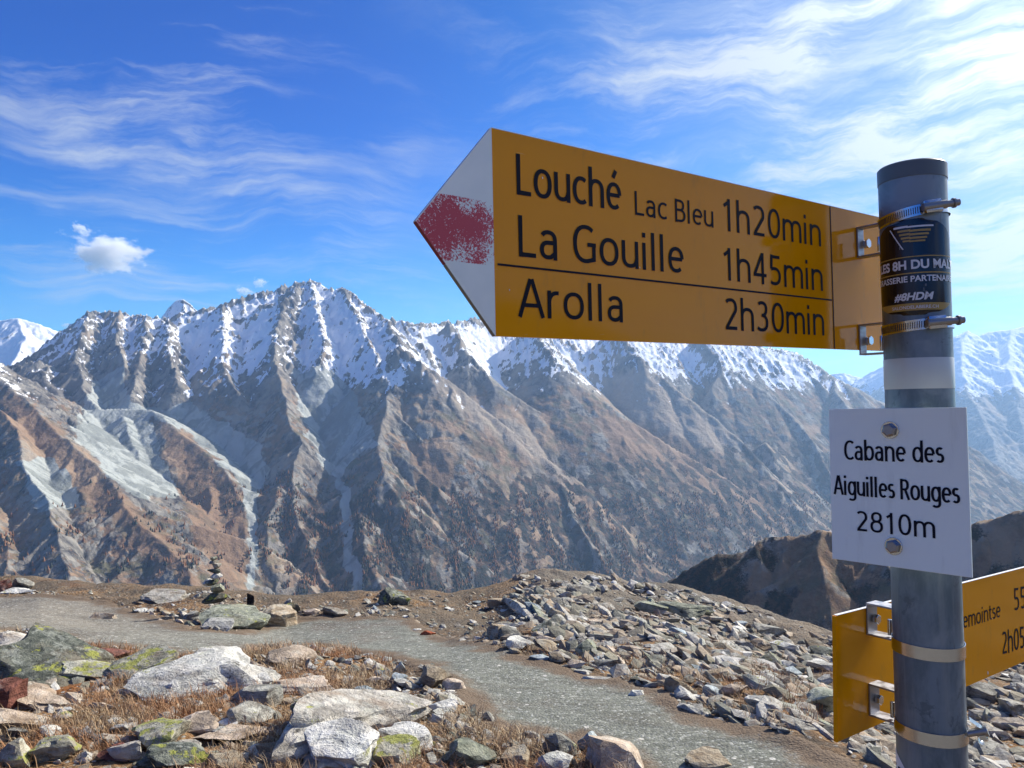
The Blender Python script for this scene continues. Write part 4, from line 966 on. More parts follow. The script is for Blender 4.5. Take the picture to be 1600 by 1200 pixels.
def plate_mat():
    m = bpy.data.materials.new('white_plate'); m.use_nodes = True; B = NB(m.node_tree); b = B.n['Principled BSDF']
    P = B.add('ShaderNodeTexCoord').outputs['Object']; n = B.noise(P, 15, 5, .65)
    dr = B.noise(B.mapping(P, (1, 1, .15)), 55, 6, .7)
    B.put(b.inputs['Base Color'], B.mix(B.math('MULTIPLY', B.ramp(dr, .52, .75), .30), B.mix(n, (.80, .88, .84), (.86, .93, .88)), (.50, .53, .50))); b.inputs['Roughness'].default_value = .42; return m
def pole_mat():
    m = bpy.data.materials.new('weathered_galvanised_steel'); m.use_nodes = True; B = NB(m.node_tree); b = B.n['Principled BSDF']
    P = B.add('ShaderNodeTexCoord').outputs['Object']
    n = B.noise(B.mapping(P, (1, 1, .35)), 45, 6, .65); n2 = B.noise(P, 14, 5, .6, .5); sc = B.noise(B.mapping(P, (1, 1, .12)), 120, 4, .7)
    vo = B.add('ShaderNodeTexVoronoi', inp={'Vector': B.mapping(P, (1, 1, .6)), 'Scale': 70.0})
    col = B.mix(B.ramp(n, .35, .65), (.10, .145, .185), (.18, .235, .28))
    col = B.mix(B.ramp(n2, .52, .66), col, (.25, .30, .33)); col = B.mix(B.math('MULTIPLY', B.ramp(sc, .62, .72), .7), col, (.045, .056, .068))
    drip = B.noise(B.mapping(P, (1, 1, .05)), 60, 5, .7); col = B.mix(B.math('MULTIPLY', B.ramp(drip, .50, .68), .45), col, (.26, .30, .32)); bl = B.noise(P, 26, 6, .7, .8); col = B.mix(B.math('MULTIPLY', B.ramp(bl, .58, .64), .55), col, (.07, .10, .125))
    B.put(b.inputs['Base Color'], col); b.inputs['Metallic'].default_value = .35; B.put(b.inputs['Roughness'], B.ramp(n, .3, .7, .36, .52))
    B.put(b.inputs['Normal'], B.bump(B.math('ADD', n, B.math('MULTIPLY', vo.outputs['Distance'], .3)), .12, .002)); return m
def steel_mat(name='stainless_steel', r=.15, c=(.60, .63, .67)):
    m = bpy.data.materials.new(name); m.use_nodes = True; B = NB(m.node_tree); b = B.n['Principled BSDF']
    P = B.add('ShaderNodeTexCoord').outputs['Object']; n = B.noise(B.mapping(P, (1, 1, 8)), 90, 4, .6)
    B.put(b.inputs['Base Color'], B.mix(n, tuple(v*.85 for v in c), c)); b.inputs['Metallic'].default_value = 1; B.put(b.inputs['Roughness'], B.ramp(n, .3, .7, r*.8, r*1.5)); return m
M_Y = yellow_mat(); M_TIP = tip_mat(); M_PL = plate_mat(); M_POLE = pole_mat(); M_ST = steel_mat(); M_DS = steel_mat('dull_steel', .38, (.34, .34, .35))
M_INK = simple_mat('blue_black_ink', (.008, .010, .020), .5, spec=.08); M_BLK = simple_mat('black_sticker', (.006, .006, .009), .12, spec=.6)
M_GOLD = simple_mat('gold_print', (.42, .27, .06), .3); M_WPR = simple_mat('white_print', (.72, .73, .74), .3); M_GPR = simple_mat('grey_print', (.16, .165, .17), .3)
M_EDGE = simple_mat('sunlit_edge_white', (.78, .78, .76), .35); M_REF = simple_mat('pale_reflective_tape', (.55, .59, .58), .3); M_OLIVE = simple_mat('dark_edge', (.20, .19, .14), .6)
M_RED = simple_mat('dark_red_edge', (.22, .02, .025), .6)

def frame(pos, u, v):
    u = Vector(u).normalized(); v = Vector(v); n = v.cross(u).normalized(); v = u.cross(n).normalized()
    # local x along the sign, y away from the viewer, z up
    n = Vector(n)
    if n.y < 0 and abs(n.y) > .3: pass
    M = Matrix((u, u.cross(v)*-1 if False else v.cross(u), v)).transposed().to_4x4(); M.translation = Vector(pos)+Vector((0, 0, EYE)); return M
def local_px(M, px, py):
    """photo pixel -> (a, b) on the sign plane"""
    o = Vector((0, 0, EYE)); d = Vector(((px-HX)/F, 1, (HY-py)/F)); n = M.to_3x3() @ Vector((0, 1, 0)); p0 = M.translation
    t = (p0-o).dot(n)/d.dot(n); q = M.inverted() @ (o+d*t); return q.x, q.z
def box(bm, x0, x1, y0, y1, z0, z1):
    v = [bm.verts.new((x, y, z)) for x in (x0, x1) for y in (y0, y1) for z in (z0, z1)]
    for f in ((0,1,3,2),(4,6,7,5),(0,4,5,1),(2,3,7,6),(0,2,6,4),(1,5,7,3)): bm.faces.new([v[i] for i in f])
def bm_obj(name, bm, mat, parent=None, mtx=None, bevel=0, smooth=False):
    bmesh.ops.recalc_face_normals(bm, faces=bm.faces)
    if bevel: bmesh.ops.bevel(bm, geom=bm.edges[:], offset=bevel, segments=2, profile=.5, affect='EDGES')
    me = bpy.data.meshes.new(name); bm.to_mesh(me); bm.free()
    if smooth: me.shade_smooth(); me.set_sharp_from_angle(angle=math.radians(35))
    return link(name, me, mat, parent, mtx)
def prism(bm, pts, y0, y1):
    a = [bm.verts.new((x, y0, z)) for x, z in pts]; b = [bm.verts.new((x, y1, z)) for x, z in pts]
    bm.faces.new(a); bm.faces.new(b[::-1])
    for i in range(len(pts)): j = (i+1) % len(pts); bm.faces.new((a[i], b[i], b[j], a[j]))
_tc = {}
def text_mesh(s, bold=0.0, shear=0.0, space=1.0):
    c = bpy.data.curves.new('t', 'FONT'); c.body = s; c.resolution_u = 6; c.offset = bold; c.shear = shear; c.space_character = space
    o = bpy.data.objects.new('t', c); COL.objects.link(o); bpy.context.view_layer.update()
    me = bpy.data.meshes.new_from_object(o.evaluated_get(bpy.context.evaluated_depsgraph_get())); bpy.data.objects.remove(o); bpy.data.curves.remove(c)
    co = np.zeros(len(me.vertices)*3, np.float32); me.vertices.foreach_get('co', co); return me, co.reshape(-1, 3)
def cap_height():
    if 'H' not in _tc: me, co = text_mesh('H'); _tc['H'] = co[:, 1].max(); bpy.data.meshes.remove(me)
    return _tc['H']
def _arc(cx, cy, rx, ry, a0, a1, n=18):
    return [(cx+rx*math.copysign(abs(math.cos(t))**.88, math.cos(t)), cy+ry*math.copysign(abs(math.sin(t))**.88, math.sin(t))) for t in (math.radians(a0+(a1-a0)*i/n) for i in range(n+1))]
def glyphs():
    A = _arc; E = lambda *a: A(*a, 0, 360, 32)
    g = {
     'o': (.60, [E(.30,.37,.225,.31)]), 'a': (.54, [A(.25,.485,.175,.19,150,0)+[(.425,0)], [(.425,.42),(.29,.42)]+A(.245,.24,.165,.18,90,270)+[(.31,.07),(.425,.17)]]),
     'b': (.59, [[(.08,0),(.08,1.03)], A(.305,.37,.215,.31,165,-165)]), 'c': (.50, [A(.30,.37,.225,.31,52,308)]), 'd': (.60, [[(.52,0),(.52,1.03)], A(.295,.37,.215,.31,15,345)]),
     'e': (.57, [[(.09,.39),(.50,.39)], A(.295,.37,.21,.31,4,312)]), 'g': (.59, [A(.29,.37,.21,.31,15,345), [(.51,.73),(.51,-.04)]+A(.29,-.05,.22,.17,0,-140)]),
     'h': (.58, [[(.08,0),(.08,1.03)], A(.285,.44,.205,.24,172,0)+[(.49,0)]]), 'n': (.58, [[(.08,0),(.08,.73)], A(.285,.44,.205,.24,172,0)+[(.49,0)]]),
     'm': (.88, [[(.08,0),(.08,.73)], A(.26,.44,.18,.24,172,0)+[(.44,0)], A(.62,.44,.18,.24,172,0)+[(.80,0)]]),
     'i': (.24, [[(.10,0),(.10,.73)], [(.10,.87),(.10,1.0)]]), 'l': (.24, [[(.10,0),(.10,1.03)]]), 'r': (.38, [[(.08,0),(.08,.73)], A(.29,.40,.21,.275,172,82)]),
     's': (.44, [A(.225,.535,.145,.145,42,270)+A(.215,.225,.16,.16,88,-140)]), 't': (.38, [[(.15,.93),(.15,.22)]+A(.285,.21,.135,.145,180,285), [(.02,.67),(.34,.67)]]),
     'u': (.58, [[(.085,.73),(.085,.29)]+A(.285,.29,.20,.225,180,352), [(.49,.73),(.49,0)]]),
     'A': (.66, [[(.04,0),(.315,.985)], [(.345,.985),(.62,0)], [(.13,.31),(.53,.31)]]), 'B': (.60, [[(.09,0),(.09,1.0)], [(.09,.935),(.27,.935)]+A(.27,.735,.195,.20,90,-90)+[(.09,.535)], [(.29,.53)]+A(.29,.298,.23,.233,90,-90)+[(.09,.065)]]),
     'C': (.60, [A(.37,.5,.29,.435,50,310)]), 'G': (.70, [A(.37,.5,.295,.435,50,290)+[(.60,.12),(.60,.50)], [(.66,.49),(.42,.49)]]), 'L': (.50, [[(.09,1),(.09,.065),(.47,.065)]]),
     'R': (.60, [[(.09,0),(.09,1)], [(.09,.935),(.28,.935)]+A(.28,.715,.205,.22,90,-90)+[(.09,.495)], [(.31,.50),(.55,0)]]),
     '0': (.58, [E(.29,.5,.205,.435)]), '1': (.50, [[(.10,.77),(.275,.90)], [(.285,1.0),(.285,0)]]), '2': (.58, [A(.265,.70,.20,.235,140,-22)+[(.12,.10)], [(.07,.065),(.50,.065)]]),
     '3': (.58, [A(.25,.735,.18,.20,135,-90), A(.24,.298,.215,.235,90,-140)]), '4': (.58, [[(.40,0),(.40,1.0)], [(.385,.96),(.075,.30)], [(.04,.29),(.55,.29)]]),
     '5': (.58, [[(.48,.935),(.14,.935)], [(.15,1.0),(.13,.54)], A(.25,.31,.22,.245,122,-130)]), '8': (.58, [E(.29,.735,.175,.20), E(.29,.293,.215,.235)]), ' ': (.26, [])}
    g['é'] = (.57, g['e'][1]+[[(.27,.85),(.38,1.05)]]); return g
GL = glyphs()
def lettering(M, parent, s, left, base_l, right, base_r, top_l, bold=0.0, mat=None, y=-.0004, name='lettering', width=None, weight=.122):
    """flat printed lettering: pixel positions of left end, baseline left and right, top of the first capital"""
    a0, b0 = local_px(M, left, base_l); _, bt = local_px(M, left, top_l); a1, b1 = local_px(M, right, base_r)
    if width: b1 = b0+(b1-b0)*width/(a1-a0); a1 = a0+width
    sh = (bt-b0); pen = 0; strokes = []
    for ch in s:
        adv, st = GL[ch]
        for q in st: strokes.append([(x+pen, y_) for x, y_ in q])
        pen += adv+.045
    hw = sh*weight*.5
    xs = [p[0] for q in strokes for p in q]; x0, x1 = min(xs), max(xs); sx = (a1-a0-2*hw)/(x1-x0)
    V, Fc = [], []
    for k, q in enumerate(strokes):
        P = [Vector((a0+hw+(x-x0)*sx, b0+(b1-b0)*(x-x0)/(x1-x0)+yy*sh)) for x, yy in q]
        P = [P[0]]+[b for a, b in zip(P[:-1], P[1:]) if (b-a).length > 1e-6]
        closed = (P[0]-P[-1]).length < 1e-5
        if closed: P = P[:-1]
        n = len(P); base = len(V); yk = y-.000012*(k % 7)
        for i in range(n):
            pa = P[i-1] if (i > 0 or closed) else None; pb = P[(i+1) % n] if (i < n-1 or closed) else None
            da = (P[i]-pa).normalized() if pa is not None else None; db = (pb-P[i]).normalized() if pb is not None else None
            if da is None: da = db
            if db is None: db = da
            t = (da+db); t = t.normalized() if t.length > 1e-6 else da; nn = Vector((-t.y, t.x)); c = max(.35, nn.dot(Vector((-da.y, da.x))))
            # thin the horizontals a little, as the printed face does
            w_ = hw/c*(1-.16*abs(nn.y)**2)
            V.append((P[i].x+nn.x*w_, yk, P[i].y+nn.y*w_)); V.append((P[i].x-nn.x*w_, yk, P[i].y-nn.y*w_))
        for i in range(n if closed else n-1):
            j = (i+1) % n; Fc.append((base+2*i, base+2*i+1, base+2*j+1, base+2*j))
    me = bpy.data.meshes.new(name); me.from_pydata(V, [], Fc); me.update()
    o = link(name, me, mat or M_INK, parent); return o

# pole -----------------------------------------------------------------
PA = Vector(((1425.5-HX)/F*.777, .777, (HY-300)/F*.777+EYE)); PB = Vector(((1449.5-HX)/F*.759, .759, (HY-1000)/F*.759+EYE))
AX = (PA-PB).normalized(); RAD = .0312
def pole_pt(py):
    """point of the pole axis seen at picture row py"""
    best = None
    lo, hi = -6.0, 1.5
    for _ in range(50):
        m = (lo+hi)/2; p = PA+AX*m; r = HY-(p.z-EYE)/p.y*F
        if r > py: lo = m
        else: hi = m
    return PA+AX*((lo+hi)/2)
top = pole_pt(262); bot = top-AX*((top.z+.05)/AX.z)
LEN = (top-bot).length
pz = AX; pxv = Vector((1, 0, 0)); pyv = pz.cross(pxv).normalized(); pxv = pyv.cross(pz).normalized()
PM = Matrix((pxv, pyv, pz)).transposed().to_4x4(); PM.translation = bot
post = bpy.data.objects.new('signpost', None); COL.objects.link(post); post.matrix_world = PM
tag(post, 'grey galvanised steel signpost pole carrying the signs, with black sticker and pale band', 'post')
def ph(py): return (pole_pt(py)-bot).dot(AX)
def view_ang(h):
    c = PM @ Vector((0, 0, h)); q = PM.to_3x3().inverted() @ (Vector((0, 0, EYE))-c); return math.atan2(q.y, q.x)
def cyl_obj(name, prof, mat, parent, seg=96, a0=0, a1=2*math.pi, mtx=None, sharp=35):
    """surface of revolution from (r, z) profile"""
    full = abs(a1-a0-2*math.pi) < 1e-6; bm = bmesh.new(); rings = []
    for r, z in prof:
        rings.append([bm.verts.new((r*math.cos(a0+(a1-a0)*i/seg), r*math.sin(a0+(a1-a0)*i/seg), z)) for i in range(seg+(0 if full else 1))])
    for A, B_ in zip(rings[:-1], rings[1:]):
        n = len(A)
        for i in range(n if full else n-1): j = (i+1) % n; bm.faces.new((A[i], A[j], B_[j], B_[i]))
    me = bpy.data.meshes.new(name); bm.to_mesh(me); bm.free(); me.shade_smooth(); me.set_sharp_from_angle(angle=math.radians(sharp))
    return link(name, me, mat, parent, mtx)
h_cap = ph(287)
cyl_obj('pole', [(RAD, 0), (RAD, h_cap)], M_POLE, post)
cyl_obj('cap', [(RAD, h_cap), (RAD+.0006, h_cap+.0004), (RAD+.0007, LEN-.0015), (RAD-.0008, LEN), (RAD*.6, LEN+.0005), (0.0001, LEN+.0006)], simple_mat('grey_cap', (.11, .135, .15), .42), post)
cyl_obj('reflective_band', [(RAD+.0002, ph(608)), (RAD+.0004, ph(607)), (RAD+.0004, ph(562)), (RAD+.0002, ph(561))], M_REF, post)
# faint seam line and marks
def arc_patch(name, h0, h1, t0, t1, mat, parent, r=.0006, shape=None, seg=40, rows=24):
    """patch wrapped on the pole; t = sideways fraction of the radius as seen by the viewer (-1..1 maps to -90..90 degrees)"""
    va = view_ang((h0+h1)/2); bm = bmesh.new(); g = []
    for i in range(rows+1):
        f = i/rows; h = h0+(h1-h0)*f; e0, e1 = (t0, t1) if shape is None else shape(f)
        g.append([bm.verts.new(((RAD+r)*math.cos(va+math.radians(90*(e0+(e1-e0)*k/seg))), (RAD+r)*math.sin(va+math.radians(90*(e0+(e1-e0)*k/seg))), h)) for k in range(seg+1)])
    for A, B_ in zip(g[:-1], g[1:]):
        for k in range(seg): bm.faces.new((A[k], A[k+1], B_[k+1], B_[k]))
    bmesh.ops.recalc_face_normals(bm, faces=bm.faces)
    me = bpy.data.meshes.new(name); bm.to_mesh(me); bm.free(); me.shade_smooth(); return link(name, me, mat, parent)
def wrap_text(name, s, h, cap, t0, t1, mat, parent, r=.0010, bold=0.0, shear=0.0, flip=False, arch=0):
    me, co = text_mesh(s, bold, shear); bm = bmesh.new(); bm.from_mesh(me)
    x = co[:, 0]; x0, x1 = x.min(), x.max(); va = view_ang(h)
    # cut long glyph faces so that they bend with the pole
    for k in range(1, 60):
        bmesh.ops.bisect_plane(bm, geom=bm.verts[:]+bm.edges[:]+bm.faces[:], plane_co=(x0+(x1-x0)*k/60, 0, 0), plane_no=(1, 0, 0))
    for v in bm.verts:
        f = (v.co.x-x0)/(x1-x0); hh = v.co.y/cap_height()*cap
        if flip: f = 1-f; hh = -hh
        a = va+math.radians(90*(t0+(t1-t0)*f)); v.co = ((RAD+r)*math.cos(a), (RAD+r)*math.sin(a), h+hh+arch*(f-.5)**2)
    bmesh.ops.recalc_face_normals(bm, faces=bm.faces)
    me2 = bpy.data.meshes.new(name); bm.to_mesh(me2); bm.free(); bpy.data.meshes.remove(me); return link(name, me2, mat, parent)
# black sticker
H0, H1 = ph(497), ph(352)
def stk(f):
    y = abs(f-.5)*2; w = 1 if y < .55 else math.sqrt(max(0, 1-((y-.55)/.46)**2)); return (-.03-.88*w*1.0, -.03+.86*w)
stick = arc_patch('sticker', H0, H1, 0, 0, M_BLK, post, .0005, stk, 48, 30)
stick['label'] = 'black rounded sticker with white and gold print wrapped around the pole'
arc_patch('sticker_gold_band', ph(490), ph(479), 0, 0, M_GOLD, stick, .0008, lambda f: stk(.045+f*.075))
arc_patch('sticker_gold_line', ph(434.5), ph(432.7), -.90, .82, M_GOLD, stick, .0008, rows=1); arc_patch('sticker_gold_line', ph(409.6), ph(408), -.90, .82, M_GOLD, stick, .0008, rows=1)
arc_patch('sticker_sheen', ph(488), ph(360), -.35, -.02, simple_mat('painted_sheen_grey', (.020, .021, .026), .2), stick, .0007, rows=1)  # lighter strip that paints a sheen onto the black sticker
wrap_text('lettering', 'LES 8H DU MALT', ph(427), .0082, -.80, .90, M_WPR, stick, bold=.035)
wrap_text('lettering', 'BRASSERIE PARTENAIRE', ph(446.5), .0055, -.86, .82, M_WPR, stick, bold=.025)
wrap_text('lettering', '#8HDM', ph(474), .0068, -.40, .32, M_WPR, stick, bold=.035, shear=.25)
wrap_text('lettering', 'SALONDELABIERE.CH', ph(487.3), .0030, -.45, .40, M_WPR, stick, r=.0012, bold=.01)
def logo():
    arcs = [(361.5, 364.5, -.37, -.10, M_WPR), (362.5, 365, -.12, .36, M_WPR)]
    for k, (a, b) in enumerate([(367.5, 370.5), (373, 376), (378.5, 381.5), (383.5, 386)]):
        arcs.append((a, b, -.29+.03*k, -.06, M_GOLD)); arcs.append((a+1, b+1, -.08, .30-.035*k, M_GOLD))
    for a, b, t0, t1, m in arcs: arc_patch('logo_stripe', ph(b), ph(a), t0, t1, m, stick, .0009, rows=1, seg=10)
    arc_patch('logo_straw', ph(397), ph(364), 0, 0, M_WPR, stick, .0009, lambda f: (-.21-.25*f, -.185-.25*f), 1, 12)
    rnd = random.Random(2)
    for k in range(26):
        y = rnd.uniform(389, 470); x = rnd.uniform(-.28, .28)
        if 404 < y < 450: continue
        arc_patch('logo_texture', ph(y+rnd.uniform(2, 7)), ph(y), x, x+rnd.uniform(.012, .03), M_GPR, stick, .0009, rows=1, seg=2)
logo()
# white sticker with upside down print at the foot of the picture
h2 = ph(1175)
b2 = arc_patch('sticker', h2-.05, h2, -.98, .45, simple_mat('white_sticker', (.66, .70, .80), .3), post, .0005, lambda f: (-1.0, -1.0+1.05*(1-f)**.55+.0), 30, 20)
b2['label'] = 'white sticker with upside down black letters at the foot of the pole'
wrap_text('lettering', 'STOIS S', h2-.014, .0085, -.98, .02, M_INK, b2, bold=.01, flip=True)

# hose clamps ------------------------------------------------------------
def clamp(parent, M_parent, py, w, tilt, worm, nm='hose_clamp'):
    """steel band round the pole, tilted a little; coordinates of the pole, then moved into the parent's frame"""
    h = ph(py); va = view_ang(h)
    T = Matrix.Translation((0, 0, h)) @ Matrix.Rotation(va+math.pi/2, 4, 'Z') @ Matrix.Rotation(math.radians(tilt), 4, 'Y')
    # in this frame -y looks at the viewer ... x to the viewer's right
    M = M_parent.inverted() @ PM @ T
    r = RAD+.0006
    band = cyl_obj(nm, [(r, -w/2), (r+.0007, -w/2), (r+.0007, w/2), (r, w/2), (r, -w/2)], M_ST, parent, 96, mtx=M, sharp=50)
    if worm:
        bm = bmesh.new()
        for k in range(30):                                   # slots of the worm drive, slanting
            a = math.radians(-172+k*3.55)
            pts = []
            for (da, z) in ((-.012, -w*.30), (.012, -w*.30), (.038, w*.30), (.014, w*.30)):
                A = a+da; pts.append(bm.verts.new(((r+.0009)*math.cos(A), (r+.0009)*math.sin(A), z)))
            bm.faces.new(pts)
        bm_obj('band_slots', bm, simple_mat('slot_shadow', (.03, .03, .035), .6) if 'slotm' not in _tc else _tc['slotm'], band)
        # housing and screw, tangent at the viewer's right
        ah = math.radians(-62); cx, cy = (r+.004)*math.cos(ah), (r+.004)*math.sin(ah)
        HM = Matrix.Translation((cx, cy, 0)) @ Matrix.Rotation(ah+math.pi/2, 4, 'Z')
        bm = bmesh.new(); box(bm, -.0085, .0085, -.0035, .0035, -w*.62, w*.62); hs = bm_obj('screw_housing', bm, M_ST, band, HM, .0012, True)
        SM = HM @ Matrix.Translation((0, -.001, 0)) @ Matrix.Rotation(math.radians(90), 4, 'Y')
        prof = [(.0001, -.010), (.0036, -.010), (.0042, -.008), (.0042, .013), (.0034, .0135), (.0034, .019), (.0048, .0195), (.0048, .0215), (.0034, .022), (.0034, .0255), (.0001, .0256)]
        cyl_obj('screw', prof, M_DS, band, 20, mtx=SM, sharp=30)
        cyl_obj('housing_rivet', [(.0001, .0008), (.0016, .0006), (.002, 0)], M_ST, band, 16, mtx=HM @ Matrix.Translation((-.005, -.0036, 0)) @ Matrix.Rotation(math.radians(90), 4, 'X'))
    return band
_tc['alu'] = steel_mat('brushed_aluminium', .42, (.36, .36, .39))
def bracket(parent, M, py, size, reach, px_left):
    """aluminium channel between sign and pole: hollow box open at its end"""
    c = (M.inverted() @ PM) @ Vector((0, 0, ph(py)))
    xl = local_px(M, px_left, py)[0]-c.x; xr = .019
    t = .0019; hz = size/2; y1 = -.0002; y0 = -reach
    bm = bmesh.new()
    box(bm, xl, xr, y0, y1, hz-t, hz); box(bm, xl, xr, y0, y1, -hz, -hz+t)
    box(bm, xl+.0002, xr-.0002, y1-t, y1, -hz+t, hz-t); box(bm, xl+.0002, xr-.0002, y0, y0+t, -hz+t, hz-t)
    o = bm_obj('bracket', bm, _tc['alu'], parent, Matrix.Translation((c.x, 0, c.z)), .0004)
    bm = bmesh.new(); bmesh.ops.create_cone(bm, cap_ends=True, segments=6, radius1=.0052, radius2=.0052, depth=.005); 
    bm_obj('bracket_bolt', bm, M_ST, o, Matrix.Translation((xl+.012, -.0055, -.001)) @ Matrix.Rotation(math.radians(90), 4, 'X'), .0004)
    bm = bmesh.new(); bmesh.ops.create_cone(bm, cap_ends=True, segments=12, radius1=.0022, radius2=.0022, depth=.016)
    bm_obj('bracket_pin', bm, M_ST, o, Matrix.Translation((xl+.007, y0+.008, -.005)), .0002, True)
    return o


# upper sign ---------------------------------------------------------------
MU = frame((-.01153, .54833, .02959), (.80959, .5870, .00038), (-.02085, .02811, .99939))
def direction_sign(M, body, tip, hgt, label, thick=.0030):
    root = bpy.data.objects.new('direction_sign', None); COL.objects.link(root); root.matrix_world = M
    tag(root, label, 'sign')
    bm = bmesh.new(); prism(bm, [(0, 0), (body, 0), (body, hgt), (0, hgt)], 0, thick); panel = bm_obj('sign_panel', bm, M_Y, root)
    # top edge coloured white to stand for the sunlight on it
    bm = bmesh.new(); box(bm, 0, body, -.0001, thick+.0001, hgt+.0001, hgt+.0006); bm_obj('top_edge', bm, M_EDGE, root)
    return root, panel
hgt = .15
wl = .4291
up, panel = direction_sign(MU, .555, True, hgt, 'large yellow arrow sign with white and red tip, pointing left from the pole top')
bm = bmesh.new(); prism(bm, [(-.0631, hgt/2), (-.0001, 0), (-.0001, hgt)], 0, .0030); tipo = bm_obj('arrow_tip', bm, M_TIP, up)
def edge_strip(parent, p, q, mat, name, off=.0002):
    p = Vector((p[0], 0, p[1])); q = Vector((q[0], 0, q[1])); d = (q-p); L = d.length; d.normalize(); n = Vector((0, 1, 0)).cross(d)
    if n.x > 0: n = -n
    bm = bmesh.new(); vs = []
    for s in (p, q):
        for y in (-.0002, .0032):
            for k in (off*.5, off*3): vs.append(bm.verts.new(s+n*k+Vector((0, y, 0))))
    for f in ((0,1,3,2),(4,6,7,5),(0,4,5,1),(2,3,7,6),(0,2,6,4),(1,5,7,3)): bm.faces.new([vs[i] for i in f])
    return bm_obj(name, bm, mat, parent)
edge_strip(tipo, (-.0631, hgt/2), (-.0405, .0482), M_RED, 'dark_edge'); edge_strip(tipo, (-.0403, .0479), (-.0004, .0002), M_OLIVE, 'dark_edge')  # dark red and olive strips along the lower edge of the tip
edge_strip(tipo, (-.0631, hgt/2), (-.0003, hgt-.0002), M_EDGE, 'bright_edge')
for args in [('Louché', 807, 304.5, 971, 330, 240), ('La Gouille', 810.4, 401.4, 1068.4, 428, 336), ('Arolla', 809, 495, 973, 504, 433.5),
             ('Lac Bleu', 992, 336, 1114.5, 356, 298.5), ('1h20min', 1129.5, 360, 1282.5, 385.5, 309.6), ('1h45min', 1130, 437.4, 1285.5, 455, 386.4), ('2h30min', 1132, 515.4, 1287.6, 524.4, 464.4)]:
    lettering(MU, up, *args)
def rule(M, parent, p, q, w):
    a = local_px(M, *p); b = local_px(M, *q); d = Vector((b[0]-a[0], b[1]-a[1])).normalized(); n = Vector((-d.y, d.x))*w/2
    bm = bmesh.new(); bm.faces.new([bm.verts.new((c[0]+s*n.x, -.00045, c[1]+s*n.y)) for c, s in ((a, -1), (b, -1), (b, 1), (a, 1))])
    return bm_obj('printed_line', bm, M_INK, parent)
rule(MU, up, (777, 413), (1299.5, 469), .0016); rule(MU, up, (1296.5, 322.8), (1303.5, 545), .0018)
for py_, tl in ((362, -9), (525, -5)):
    bracket(up, MU, py_-2, .0335, .0300, 1337 if py_ < 400 else 1341)
clamp(up, MU, 341, .0105, -9, True); clamp(up, MU, 512, .0105, -5, True)
# little chips in the enamel
def chips(M, parent, spots):
    for (px, py, s) in spots:
        a, b = local_px(M, px, py); bm = bmesh.new()
        bm.faces.new([bm.verts.new((a+s*math.cos(t)*r, -.0005, b+s*math.sin(t)*r*1.6)) for t, r in ((0, 1), (1.2, .7), (2.2, 1.1), (3.5, .8), (4.9, 1.2))]); bm_obj('enamel_chip', bm, M_WPR, parent)
chips(MU, up, [(847, 278, .0006), (999, 418, .0005), (795.5, 453, .0005)])

# lower sign ---------------------------------------------------------------
k = .973
ML = frame((.33727*k, .79309*k, -.37598*k), (.80646, .58993, -.04011), (.00971, .05461, .99846))
hl = .128*k
lowr, pl_ = direction_sign(ML, .47, False, hl, 'lower yellow sign behind the pole, cut off by the right edge', .0034)
bm = bmesh.new(); prism(bm, [(.4702, 0), (.528, hl/2), (.4702, hl)], 0, .0034); bm_obj('arrow_tip', bm, M_PL, lowr)
bm = bmesh.new(); box(bm, -.0030, -.0001, -.0004, .0036, 0, hl); bm_obj('folded_edge', bm, M_Y, lowr)
lettering(ML, lowr, 'Remointse', 1496, 985, 1563, 964, 959)
lettering(ML, lowr, '55min', 1584.5, 955, 1640, 940, 919, width=.098); lettering(ML, lowr, '2h05min', 1565.5, 1023, 1640, 1000, 987, width=.125)
for py_ in (986, 1121): bracket(lowr, ML, py_+2, .0335, .0300, 1353 if py_ < 1000 else 1357)
clamp(lowr, ML, 1008, .0120, 1.0, False); lb = clamp(lowr, ML, 1137, .0120, 1.0, False)
chips(ML, lowr, [(1543, 1051, .0016)])
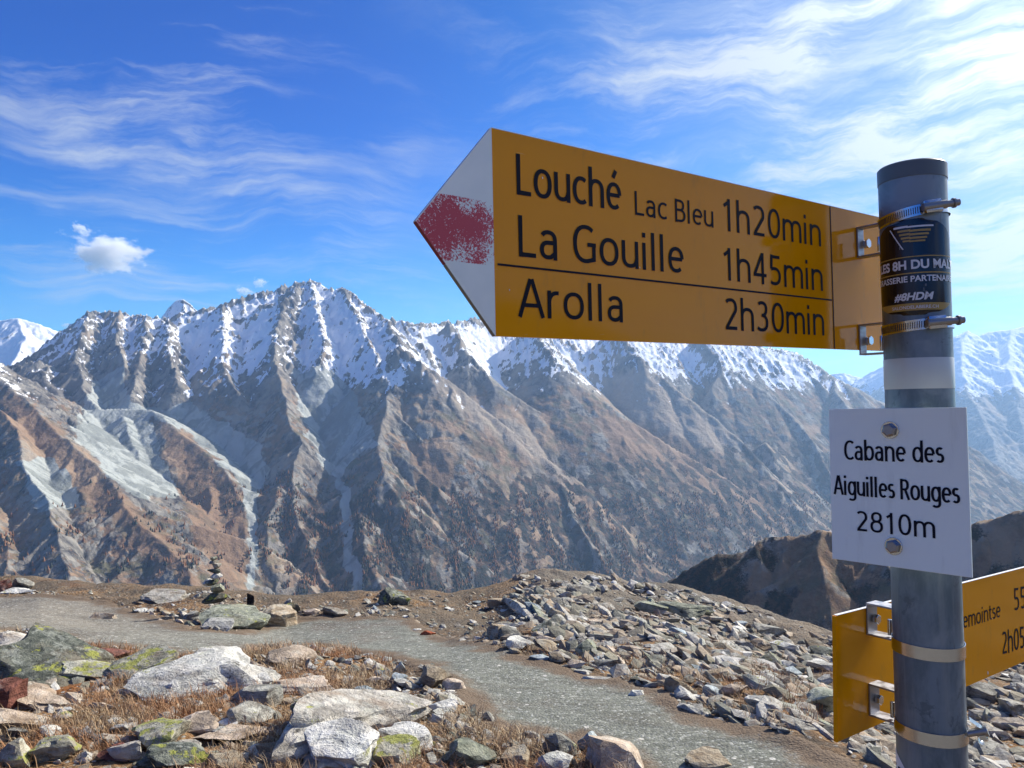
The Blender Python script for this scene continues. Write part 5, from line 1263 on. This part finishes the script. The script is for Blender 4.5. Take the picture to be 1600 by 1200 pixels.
def loose_end():
    """curled free end and T-bolt of the lower clamp, sticking out on the right"""
    h = ph(1129); va = view_ang(h); T = Matrix.Translation((0, 0, h)) @ Matrix.Rotation(va+math.pi/2, 4, 'Z'); M = lowr.matrix_world.inverted() @ PM @ T
    bm = bmesh.new(); pr = None
    for i in range(22):
        t = i/21; a = t*4.4
        x = RAD+.002+.019*t if i < 12 else RAD+.0125+.0045*math.cos((i-12)*.55)
        z = .010-.012*t if i < 12 else -.006+.0045*math.sin((i-12)*.55)
        cur = [bm.verts.new((x, -.008, z)), bm.verts.new((x, .004, z))]
        if pr: bm.faces.new((pr[0], pr[1], cur[1], cur[0]))
        pr = cur
    bmesh.ops.solidify(bm, geom=bm.faces[:], thickness=.0007)
    e = bm_obj('band_end', bm, M_ST, lowr, M, 0, True)
    cyl_obj('clamp_bolt', [(.0001, -.009), (.0032, -.009), (.0032, .009), (.0052, .0092), (.0052, .012), (.0001, .0121)], M_DS, lowr, 18, mtx=M @ Matrix.Translation((RAD+.005, -.006, -.001)) @ Matrix.Rotation(math.radians(70), 4, 'Y'), sharp=30)
    cyl_obj('clamp_nut', [(.0001, -.003), (.0046, -.003), (.0046, .003), (.0001, .003)], M_ST, lowr, 6, mtx=M @ Matrix.Translation((RAD+.0125, -.004, -.004)) @ Matrix.Rotation(math.radians(75), 4, 'Y'), sharp=20)
loose_end()

# white plate ----------------------------------------------------------------
u = Vector((.65686, -.75271, .0443)); v = Vector((-.00157, .05739, .99835))
MP = frame((.32136, .77057, -.18173), u, v)
plate = bpy.data.objects.new('name_plate', None); COL.objects.link(plate); plate.matrix_world = MP
tag(plate, 'square white name plate with black lettering, bolted to the middle of the pole', 'sign')
bm = bmesh.new(); box(bm, 0, .1267, 0, .0022, 0, .15); bm_obj('plate', bm, M_PL, plate, None, .0004)
for a in [('Cabane des', 1319.5, 718.7, 1476, 724, 687.5), ('Aiguilles Rouges', 1302.7, 772, 1500.8, 787.5, 741.9), ('2810m', 1337.9, 829.3, 1461.9, 841.3, 797.3)]: lettering(MP, plate, *a)
for px_, py_ in ((1391, 672), (1396.5, 853.5)):
    a, b = local_px(MP, px_, py_)
    Mx = Matrix.Translation((a, 0, b)) @ Matrix.Rotation(math.radians(90), 4, 'X')
    bolt = cyl_obj('bolt', [(.0001, .0052), (.0048, .0052), (.0056, .0046), (.0066, .0040), (.0066, .0012)], M_DS, plate, 6, mtx=Mx @ Matrix.Rotation(.3, 4, 'Z'), sharp=12)
    cyl_obj('washer', [(.0001, .0013), (.0080, .0013), (.0083, .0009), (.0083, .0001)], M_ST, bolt, 28, mtx=Matrix.Identity(4), sharp=25)
